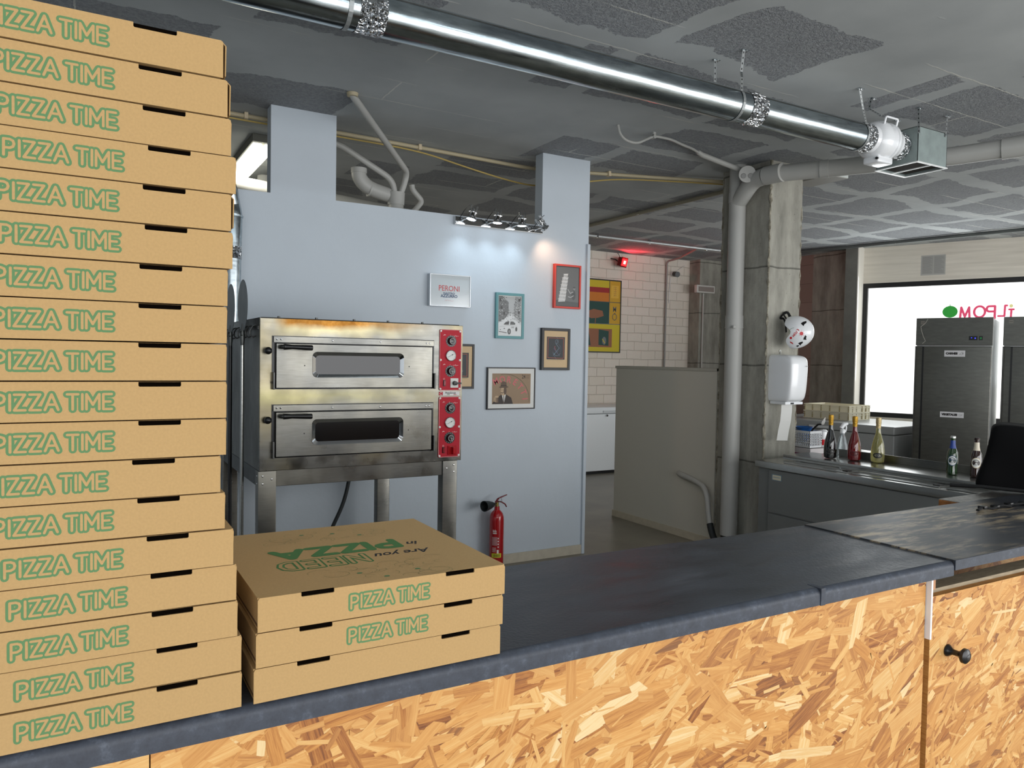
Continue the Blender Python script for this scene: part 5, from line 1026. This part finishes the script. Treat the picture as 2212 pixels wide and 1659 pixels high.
# back room fluorescent
ft = thing('fluorescent_light', 'lit fluorescent ceiling light behind the left wall pier', 'light fixture', (1.10, 6.0, ZC))
b = MB(); b.box(1.02, 1.18, 5.38, 6.75, ZC-.055, ZC-.001, mat('fixture_dark_grey', (100, 100, 92), .6), .004); b.build('housing', ft)
b = MB(); b.tube([(1.06, 5.42, ZC-.075), (1.06, 6.70, ZC-.075)], .035, tube_m, 16); b.tube([(1.14, 5.42, ZC-.075), (1.14, 6.70, ZC-.075)], .035, tube_m, 16); b.build('diffuser', ft)
area('fluorescent_glow', (1.1, 6.05, ZC-.13), (1.1, 6.05, 0), .2, 1.2, 12, (1, .95, .82))

# ================================================================== PREP COUNTER AND WHAT STANDS ON IT
PT = .79
pc = thing('prep_counter', 'low stainless preparation counter with grey front right of the column', 'counter', (4.6, 2.7, 0))
b = MB(); b.box(4.245, 4.98, 1.30, 3.80, .10, PT-.05, steel_panel, .002); b.build('cabinet_body', pc)
for (y0, y1, z0) in ((1.32, 3.70, .435), (1.32, 3.70, .12)): b = MB(); b.box(4.232, 4.245, y0, y1, z0, (PT-.055 if z0 > .3 else .425), steel_panel, .002); b.build('front_panel', pc)
b = MB()
for x in (4.30, 4.92):
    for y in (1.4, 2.6, 3.74): b.tube([(x, y, 0), (x, y, .10)], .022, steel_d, 14)
b.build('feet', pc)
b = MB(); b.box(4.215, 4.98, 1.28, 3.815, PT-.048, PT, steel, .004, 3); b.build('steel_top', pc)
b = MB(); 
for y0, y1 in ((3.10, 3.60), (2.5, 3.06), (1.9, 2.46), (1.35, 1.86)): b.box(4.262, 4.396, y0, y1, PT, PT+.006, steel, .002); b.box(4.30, 4.34, y0+.02, y0+.06, PT+.006, PT+.012, steel_d)
b.build('pan_lid', pc)
b = MB(); sl = Sheet(b, (4.2318, 3.672, PT-.125), (0, -1, 0), (0, 0, 1), .0004); sl.rect(0, 0, .085, .042, mat('sticker_blue', (104, 138, 156), .5), 1); sl.rect(.006, .004, .080, .038, mat('sticker_cream', (214, 206, 180), .5), 2); sl.stroke([(.012, .022), (.07, .022)], .004, pr_bl, 3); b.build('sticker', pc)
sf = thing('bottle_shelf', 'long narrow stainless shelf carrying the bottles on the prep counter', 'shelf', (4.56, 2.8, PT))
b = MB(); b.box(4.405, 4.722, 1.35, 3.728, H-.676, H-.656, steel, .003, 3); b.box(4.405, 4.42, 1.35, 3.728, H-.69, H-.676, steel); b.build('shelf_plate', sf)
b = MB(); b.box(4.716, 4.722, 1.35, 3.50, H-.656, H-.606, steel_h, .001); b.build('back_lip', sf)
b = MB()
for y in (1.6, 2.6, 3.6): b.box(4.46, 4.68, y-.02, y+.02, PT+.0005, H-.676, steel_d)
b.build('support', sf)
BZ = H-.6555
def bottle(name, label, x, y, prof, glass_m, parts, cat, group=None, scale=1):
    r = thing(name, label, cat, (x, y, BZ), 0, group); b = MB(); M = Matrix.Translation((x, y, BZ)); b.lathe(prof, glass_m, 36, M); b.build('glass_body', r)
    for nm, pf, mt, lb in parts:
        b = MB(); b.lathe(pf, mt, 36, M); o = b.build(nm, r)
        if lb: o['label'] = lb
    return r
PROS = [(0, .004), (.030, .002), (.0405, .008), (.0425, .03), (.043, .075), (.041, .100), (.036, .130), (.028, .160), (.019, .190), (.0150, .212), (.0145, .240), (.0145, .296), (0, .297)]
g_black = mat('bottle_black_glass', (10, 9, 9), .06, coat=1); g_red = mat('bottle_red_wine', (120, 4, 14), .05, trans=.35, coat=1, ior=1.4); g_pale = mat('bottle_pale_glass', (196, 190, 120), .04, trans=.75, coat=1, ior=1.35); g_pale_fill = mat('pale_wine', (176, 166, 70), .1, trans=.3)
def pros(label, x, y, gm, cm_, lab_m):
    r = bottle('wine_bottle', label, x, y, PROS, gm, [('foil_cap', [(.0152, .232), (.0158, .262), (.0172, .266), (.0172, .290), (.0160, .302), (.010, .3045), (0, .3045)], cm_, 'gold foil cap')], 'bottle', 'wine bottles on the steel shelf')
    b = MB(); a0 = math.atan2(-y, -x)
    for w_, h_, k, mt in ((.030, .018, 0, lab_m[0]), (.0275, .0155, 1, lab_m[1])):
        n = 28; P = []
        for i in range(n): t_ = 2*PI*i/n; aa = a0+w_/.043*math.cos(t_); P.append((x+(.0434+.0002*k)*math.cos(aa), y+(.0434+.0002*k)*math.sin(aa), BZ+.052+h_*math.sin(t_)))
        c_ = (x+(.0440+.0002*k)*math.cos(a0), y+(.0440+.0002*k)*math.sin(a0), BZ+.052)
        b.add(P+[c_], [[i, (i+1) % n, n] for i in range(n)], mt)
    for k in range(3):
        n = 8; 
        for i in range(n):
            if (i+k) % 3 == 0: continue
            aa = a0-.38+.76*i/n; ab = aa+.07; z_ = BZ+.045+k*.007; R_ = .0447; b.add([(x+R_*math.cos(aa), y+R_*math.sin(aa), z_), (x+R_*math.cos(ab), y+R_*math.sin(ab), z_), (x+R_*math.cos(ab), y+R_*math.sin(ab), z_+.0025), (x+R_*math.cos(aa), y+R_*math.sin(aa), z_+.0025)], [[0, 1, 2, 3]], lab_m[2])
    b.build('label', r)
dk = mat('label_black', (16, 16, 18), .5)
pros('black sparkling wine bottle with gold cap, leftmost on the steel shelf', 4.533, 3.432, g_black, gold, (mat('label_grey_line', (90, 88, 80), .5), dk, mat('label_grey_line', (90, 88, 80))))
pros('red sparkling wine bottle with gold cap on the steel shelf', 4.584, 3.281, g_red, gold, (mat('label_red_line', (120, 40, 44), .5), mat('label_dark_red', (70, 4, 10), .5), mat('label_red_line', (120, 40, 44))))
pros('pale yellow sparkling wine bottle with black oval label on the steel shelf', 4.640, 3.145, g_pale, gold_p, (dk, dk, mat('label_pale', (176, 176, 176), .5)))
BEER = [(0, .003), (.026, .001), (.0305, .006), (.0305, .030), (.0285, .050), (.0305, .075), (.0305, .115), (.028, .135), (.0185, .160), (.0140, .180), (.0130, .222), (.0140, .226), (0, .228)]
def beer(label, x, y, gm, neck_m, cap_m, foil_m, txt, ring_m, tm):
    r = bottle('beer_bottle', label, x, y, BEER, gm, [('neck_label', [(.0192, .160), (.0146, .182), (.0136, .208)], neck_m, None), ('crown_cap', [(.0150, .222), (.0150, .230), (.0125, .235), (0, .2355)], cap_m, None)], 'bottle', 'beer bottles on the steel shelf')
    b = MB(); a0 = math.atan2(-y, -x)
    for w_, k, mt in ((.027, 0, ring_m), (.0235, 1, paper)):
        n = 28; P = []
        for i in range(n): t_ = 2*PI*i/n; aa = a0+w_/.0308*math.cos(t_); R_ = .0310+.0002*k; P.append((x+R_*math.cos(aa), y+R_*math.sin(aa), BZ+.088+(w_*1.15)*math.sin(t_)))
        b.add(P+[(x+(.0318+.0003*k)*math.cos(a0), y+(.0318+.0003*k)*math.sin(a0), BZ+.088)], [[i, (i+1) % n, n] for i in range(n)], mt)
    ud = Vector((-math.sin(a0), math.cos(a0), 0)); s_ = Sheet(b, Vector((x+.0326*math.cos(a0), y+.0326*math.sin(a0), BZ+.088)), ud, (0, 0, 1), .0004)
    s_.text(txt, 0, .004, .0125, tm, 1, .0003, width=.036)
    s_.stroke([(-.014, -.008), (.014, -.008)], .0015, tm, 1); s_.stroke([(-.010, -.013), (.010, -.013)], .0012, tm, 1); s_.stroke([(-.012, .014), (0, .019), (.012, .014)], .003, tm, 1)
    b.build('label', r)
beer('green beer bottle with blue neck label on the steel shelf', 4.574, 2.609, mat('beer_green_glass', (20, 60, 18), .06, trans=.3, coat=1), mat('beer_neck_blue', (36, 64, 140), .4), mat('cap_silver', (190, 190, 186), .35, .8), None, 'PERONI', pr_blue, pr_blue)
beer('brown beer bottle with cream label beside the black bag', 4.60, 2.483, mat('beer_brown_glass', (44, 16, 6), .06, trans=.25, coat=1), mat('beer_neck_cream', (206, 196, 176), .4), mat('cap_dark', (46, 36, 34), .35, .6), None, 'MORETTI', mat('label_cream', (206, 192, 160), .5), pr_sepia)
# spray bottle
sb = thing('spray_bottle', 'clear plastic spray bottle with white trigger between two wine bottles', 'spray bottle', (4.80, 3.535, PT+.001))
M = Matrix.Translation((4.80, 3.535, PT+.001)); b = MB(); b.lathe([(0, .002), (.036, .0), (.038, .006), (.038, .09), (.033, .12), (.022, .165), (.015, .185), (.014, .20), (0, .2)], mat('clear_plastic', (206, 214, 218), .12, trans=.7, ior=1.2, bump=.4, bscale=40), 28, M); b.build('body', sb)
b = MB(); b.lathe([(.017, .198), (.017, .222), (.012, .228), (0, .228)], plastic_w, 20, M); a_ = rgt*.022; c_ = Vector((4.80, 3.535, PT+.001)); b.tube([c_-a_*.5+Vector((0, 0, .235)), c_+a_*.4+Vector((0, 0, .262)), c_+a_*1.6+Vector((0, 0, .268))], [.014, .016, .010], plastic_w, 12); b.tube([c_+a_*1.0+Vector((0, 0, .26)), c_+a_*1.2+Vector((0, 0, .235)), c_+a_*.9+Vector((0, 0, .205))], .005, plastic_w, 8); b.build('trigger_head', sb)
# side table with basket
st_ = thing('side_table', 'small steel side table partly hidden behind the concrete column', 'table', (5.2, 4.2, 0))
b = MB(); b.box(4.86, 5.7, 3.84, 4.9, .755, .775, steel_h, .003); b.build('table_top', st_)
for x in (4.90, 5.66):
    for y in (3.88, 4.86): b = MB(); b.box(x-.02, x+.02, y-.02, y+.02, 0, .755, steel_d, .002); b.build('leg', st_)
bo = thing('carton', 'flat white carton with a magenta band under the basket', 'box', (4.97, 3.97, .776)); b = MB(); b.box(4.872, 5.08, 3.865, 4.12, .776, .832, mat('carton_white', (206, 200, 200), .6), .002); b.build('carton_body', bo); b = MB(); b.box(4.8708, 4.8718, 3.866, 4.119, .778, .792, mat('carton_magenta', (130, 40, 96), .6)); b.box(4.874, 5.079, 3.8630, 3.8642, .778, .792, mat('carton_magenta', (130, 40, 96))); b.build('colour_band', bo)
bs = thing('utensil_basket', 'white perforated plastic basket on the flat carton beside the column', 'basket', (4.97, 3.98, .833))
b = MB(); bw_ = mat('basket_white', (212, 214, 216), .4); bx0, bx1, by0, by1, bz0, bz1 = 4.885, 5.03, 3.885, 4.08, .834, .966
for (a, c_, e, f_) in ((bx0, bx0+.003, by0, by1), (bx1-.003, bx1, by0, by1), (bx0, bx1, by0, by0+.003), (bx0, bx1, by1-.003, by1)):
    b.box(a, c_, e, f_, bz0, bz0+.018, bw_); b.box(a, c_, e, f_, bz1-.018, bz1, bw_)
    alongy = (f_-e) > (c_-a); L_ = (f_-e) if alongy else (c_-a); n_ = int(L_/.0165)
    for k in range(n_+1):
        p_ = k*L_/n_
        if alongy: b.box(a, c_, min(e+p_, f_-.008), min(e+p_, f_-.008)+.008, bz0+.018, bz1-.018, bw_)
        else: b.box(min(a+p_, c_-.008), min(a+p_, c_-.008)+.008, e, f_, bz0+.018, bz1-.018, bw_)
    for k in range(1, 5): z_ = bz0+.018+k*.0192; b.box(a, c_, e, f_, z_-.003, z_+.003, bw_)
b.box(bx0, bx1, by0, by1, bz0, bz0+.003, bw_); b.build('basket_body', bs)
bl = thing('blue_bowl', 'blue plastic bowl resting in the white basket', 'bowl', (4.96, 4.01, .96)); b = MB(); b.lathe([(0, .872), (.030, .874), (.052, .965), (.066, .985), (.072, .990), (.068, .992), (.05, .975), (0, .955)], mat('blue_plastic', (24, 84, 150), .35), 28, Matrix.Translation((4.962, 4.00, 0))); b.build('bowl', bl)
kn = thing('kitchen_knife', 'black handled curved knife leaning out of the white basket', 'knife', (4.95, 3.88, .97))
b = MB(); b.tube([(4.935, 3.925, .945), (4.945, 3.90, .985), (4.955, 3.865, 1.02), (4.96, 3.835, 1.022)], [.011, .012, .013, .010], black, 12, sy=.6); b.build('handle', kn)
b = MB(); b.prism([(0, 0), (.022, .004), (.030, .03), (.030, .062), (.018, .045), (.004, .022)], 'y', 0, .0015, steel, M=Matrix.Translation((4.955, 3.84, 1.018)) @ Matrix.Rotation(-.75, 4, 'Z')); b.build('blade', kn)
pt_ = thing('white_tub', 'small white tub with red print right of the basket', 'tub', (5.09, 3.99, .776)); b = MB(); b.lathe([(0, .0), (.04, .0), (.042, .10), (.038, .175), (.022, .19), (0, .192)], plastic_w, 24, Matrix.Translation((5.13, 3.955, .776))); b.build('tub_body', pt_); b = MB(); b.lathe([(.0425, .07), (.0425, .115)], sr, 24, Matrix.Translation((5.13, 3.955, .776)), sx=1.002, sy=1.002); b.build('print_band', pt_)

# big chest freezer by the window with dough trays
dF = Vector((-.139, .990, 0)); nF = Vector((.990, .139, 0)); MF = Matrix(((dF.x, nF.x, 0, 7.264), (dF.y, nF.y, 0, 4.746), (0, 0, 1, 0), (0, 0, 0, 1)))
MF = Matrix(((-dF.x, nF.x, 0, 7.264+dF.x*1.62), (-dF.y, nF.y, 0, 4.746+dF.y*1.62), (0, 0, 1, 0), (0, 0, 0, 1)))
freezer('large chest freezer with shade in its colour, in front of the frosted window', MF, 1.62, 1.0, .85, (7.6, 5.5, 0))
def tray(z, label):
    r = thing('dough_tray', label, 'tray', (7.78, 5.79, z), 0, 'dough trays on the chest freezer'); ang = .10; M = Matrix.Translation((7.547, 5.487, z)) @ Matrix.Rotation(ang, 4, 'Z')
    W_, L_, h_ = .43, .56, .083; b = MB(); t = .006
    b.box(0, W_, 0, L_, 0, .005, cream, M=M)
    for a in ((0, t, 0, L_), (W_-t, W_, 0, L_), (t, W_-t, 0, t), (t, W_-t, L_-t, L_)): b.box(*a, .005, h_, cream, M=M)
    b.build('tray_body', r); b = MB()
    for zz_ in (.0, .052, h_-.010): b.box(-.008, W_+.008, -.008, L_+.008, zz_, zz_+.008, cream, M=M) if zz_ == 0 else [b.box(*a, zz_, zz_+.008, cream, M=M) for a in ((-.008, 0, -.008, L_+.008), (W_, W_+.008, -.008, L_+.008), (0, W_, -.008, 0), (0, W_, L_, L_+.008))]
    for y in (0, .11, .23, .34, .45, .552): b.box(-.008, 0, y-.004, y+.004, .008, h_-.01, cream_d, M=M)
    for x in (0, .08, .16, .27, .35, .425): b.box(x-.004, x+.008, -.008, 0, .008, h_-.01, cream_d if int(x*100) % 2 else cream, M=M)
    b.build('ribs', r)
tray(.851, 'lower cream dough tray on the chest freezer by the window'); tray(.851+.0845, 'upper cream dough tray on the chest freezer by the window')

# upright fridges
dR = Vector((.399, -.917, 0)); nR = Vector((.917, .399, 0))
def fridge(p, W_, label, stickers, mirror=False):
    r = thing('upright_fridge', label, 'fridge', p); M = Matrix(((dR.x, nR.x, 0, p[0]), (dR.y, nR.y, 0, p[1]), (0, 0, 1, 0), (0, 0, 0, 1)))
    fs_ = mat('fridge_steel', (104, 104, 99), .33, .85, noise=.10, nscale=4, stretch=(3, 3, 12)); Ht_ = 1.957
    b = MB(); b.box(.006, W_-.002, .03, .74, .12, Ht_-.01, mat('fridge_side', (222, 224, 222), .5), .003, M=M); b.build('cabinet', r)
    b = MB(); b.box(0, W_, 0, .03, Ht_-.268, Ht_, fs_, .004, M=M); b.build('header_panel', r)
    b = MB(); b.box(.012, W_-.004, -.03, .028, .16, Ht_-.278, fs_, .006, 3, M=M); b.box(.0, .062, -.026, .03, .16, Ht_-.276, steel_d, .004, M=M); b.box(.064, .080, -.032, -.028, .16, Ht_-.280, black, M=M); dr = b.build('door', r)
    b = MB()
    for x in (.06, W_-.06):
        for y in (.08, .68): b.tube([M @ Vector((x, y, 0)), M @ Vector((x, y, .12))], .02, steel_d, 12)
    b.build('feet', r)
    ud = dR; o0 = Vector(p)-nR*.0305
    if stickers:
        for (x0, x1, z0, z1, tx, wt_) in ((.255, .430, 1.580, 1.640, 'CARNES', .100), (.237, .437, .992, 1.046, 'VEGETALES', .135)):
            b = MB(); s_ = Sheet(b, o0+Vector((0, 0, 0)), ud, (0, 0, 1), .0006); s_.rect(x0, z0, x1, z1, mat('sticker_white', (206, 206, 208), .5), 1); s_.text(tx, x0+.012+wt_/2, (z0+z1)/2, .026, black_ink, 2, .0022, width=wt_)
            cx = x1-.030; cz = (z0+z1)/2
            if tx == 'CARNES': s_.stroke([(cx-.018, cz-.008), (cx+.002, cz+.012), (cx+.014, cz+.008), (cx+.014, cz-.006), (cx+.002, cz-.010), (cx-.018, cz-.008)], .0018, black_ink, 2); s_.disc(cx+.008, cz+.002, .003, .004, black_ink, 2)
            else: s_.arc(cx-.006, cz, .007, .009, 0, 6.28, .0015, g1[2], 2); s_.stroke([(cx+.004, cz-.01), (cx+.018, cz+.012)], .0018, g1[2], 2); s_.stroke([(cx+.004, cz+.008), (cx+.018, cz-.006)], .0018, g1[2], 2)
            o = b.build('sticker', dr); o['label'] = 'white %s sticker' % tx.lower()
        b = MB(); s_ = Sheet(b, Vector(p)-nR*.0005, ud, (0, 0, 1), .0006); s_.rect(.452, 1.739, .522, 1.779, black, 1); s_.rect(.470, 1.758, .478, 1.766, led_blue, 2); s_.rect(.500, 1.752, .509, 1.764, led_blue, 2); s_.rect(.535, 1.739, .565, 1.778, black, 1); s_.rect(.543, 1.748, .557, 1.768, led_green, 2); b.build('control_display', r)
        b = MB(); s_ = Sheet(b, Vector(p)-nR*.0005, ud, (0, 0, 1), .0006); s_.stroke([(.10, Ht_-.01), (.08, Ht_-.05), (.04, Ht_-.085), (.05, Ht_-.13), (.065, Ht_-.18), (.085, Ht_-.225), (.06, Ht_-.25)], .0035, mat('peeling_film', (190, 186, 176), .4), 1); b.build('peeling_film', r)
    b = MB(); s_ = Sheet(b, Vector(p)-nR*.0005, ud, (0, 0, 1), .0006); s_.rect(.04, Ht_-.06, .075, Ht_-.03, mat('small_badge', (120, 116, 108), .4), 1); s_.stroke([(.045, Ht_-.045), (.070, Ht_-.045)], .003, black, 2); b.build('badge', r)
fridge((7.20, 4.51, 0), .648, 'upright steel fridge with meat and vegetable stickers by the window', True)
fridge((7.495, 3.845, 0), .66, 'second upright steel fridge cut off by the photo edge', False)
# notice on the beam above the window
nt_ = thing('paper_notice', 'two taped paper sheets on the wall above the frosted window', 'notice', (9.1, 5.5, H+1.23))
b = MB(); s_ = Sheet(b, P0+Vector((0, 0, H)), D, (0, 0, 1), .0008); pg = mat('notice_grey', (176, 176, 172), .5)
s_.rect(.66, 1.115, .93, 1.362, pg, 1); s_.rect(.672, 1.13, .795, 1.35, mat('notice_sheet', (160, 160, 156), .5), 2); s_.rect(.802, 1.13, .92, 1.35, mat('notice_sheet', (160, 160, 156)), 2)
for k in range(14): z_ = 1.145+k*.0145; s_.stroke([(.68, z_), (.785-(k % 3)*.01, z_)], .003, g1[3], 3, False); s_.stroke([(.81, z_), (.912-(k % 4)*.01, z_)], .003, g1[3], 3, False)
b.build('sheets', nt_)

# black delivery bag on the ledge
bg = thing('delivery_bag', 'black square insulated delivery bag at the right end of the counter', 'bag', (2.8, 1.55, CT-.02))
b = MB(); bmb = bmesh.new(); bmesh.ops.create_cube(bmb, size=1); bmesh.ops.subdivide_edges(bmb, edges=bmb.edges[:], cuts=7, use_grid_fill=True)
from mathutils import noise as mn
X0, X1, Y0_, Y1_, Z0, Z1 = 0, .48, 0, .30, CT+.0016, H-.186
MB_ = Matrix(((.45, .893, 0, 2.572), (-.893, .45, 0, 1.392), (0, 0, 1, 0), (0, 0, 0, 1)))
for v in bmb.verts:
    u_ = v.co+Vector((.5, .5, .5)); x = X0+(X1-X0)*u_.x+.055*u_.z*(1-u_.x); y = Y0_+(Y1_-Y0_)*u_.y; z = Z0+(Z1-Z0)*u_.z
    nn = mn.noise(Vector((x*7, y*7, z*7))); nn2 = mn.noise(Vector((x*16, y*16, z*16+5)))
    if u_.z > .05: x += nn*.018+nn2*.006; y += mn.noise(Vector((x*7+9, y*7, z*7)))*.018; z += (mn.noise(Vector((x*5, y*5, 3)))*.018-.010) if u_.z > .9 else 0
    v.co = MB_ @ Vector((x, y, max(z, Z0)))
b.bm(bmb, mat('black_fabric', (6, 6, 7), .85, spec=.15), True); body_ = b.build('bag_body', bg); body_.modifiers.clear(); sbs = body_.modifiers.new('s', 'SUBSURF'); sbs.levels = 1; sbs.render_levels = 2
b = MB(); b.tube([MB_ @ Vector(p) for p in ((X0-.07, Y0_+.01, Z0+.005), (X0-.02, Y0_+.0, Z0+.008), (X0+.02, Y0_-.006, Z0+.012), (X0+.25, Y0_-.012, Z0+.008), (X1, Y0_-.012, Z0+.006))], .006, black_m, 8); b.build('piping', bg)
b = MB(); pts = [(2.18, 1.168, CT+.006)]+[(2.20+.022*k, 1.168+.010*math.sin(k*1.9), CT+.006+.003*(k % 2)) for k in range(1, 14)]+[(2.56, 1.19, CT+.008), (2.64, 1.26, CT+.012), (2.72, 1.375, CT+.03)]
b.tube(pts, .0048, black_m, 8, sy=.7)
for k in range(0, 12, 3): p = pts[k+1]; b.box(p[0]-.008, p[0]+.008, p[1]-.010, p[1]+.010, p[2]-.004, p[2]+.004, black, .002)
b.build('webbing_strap', bg)
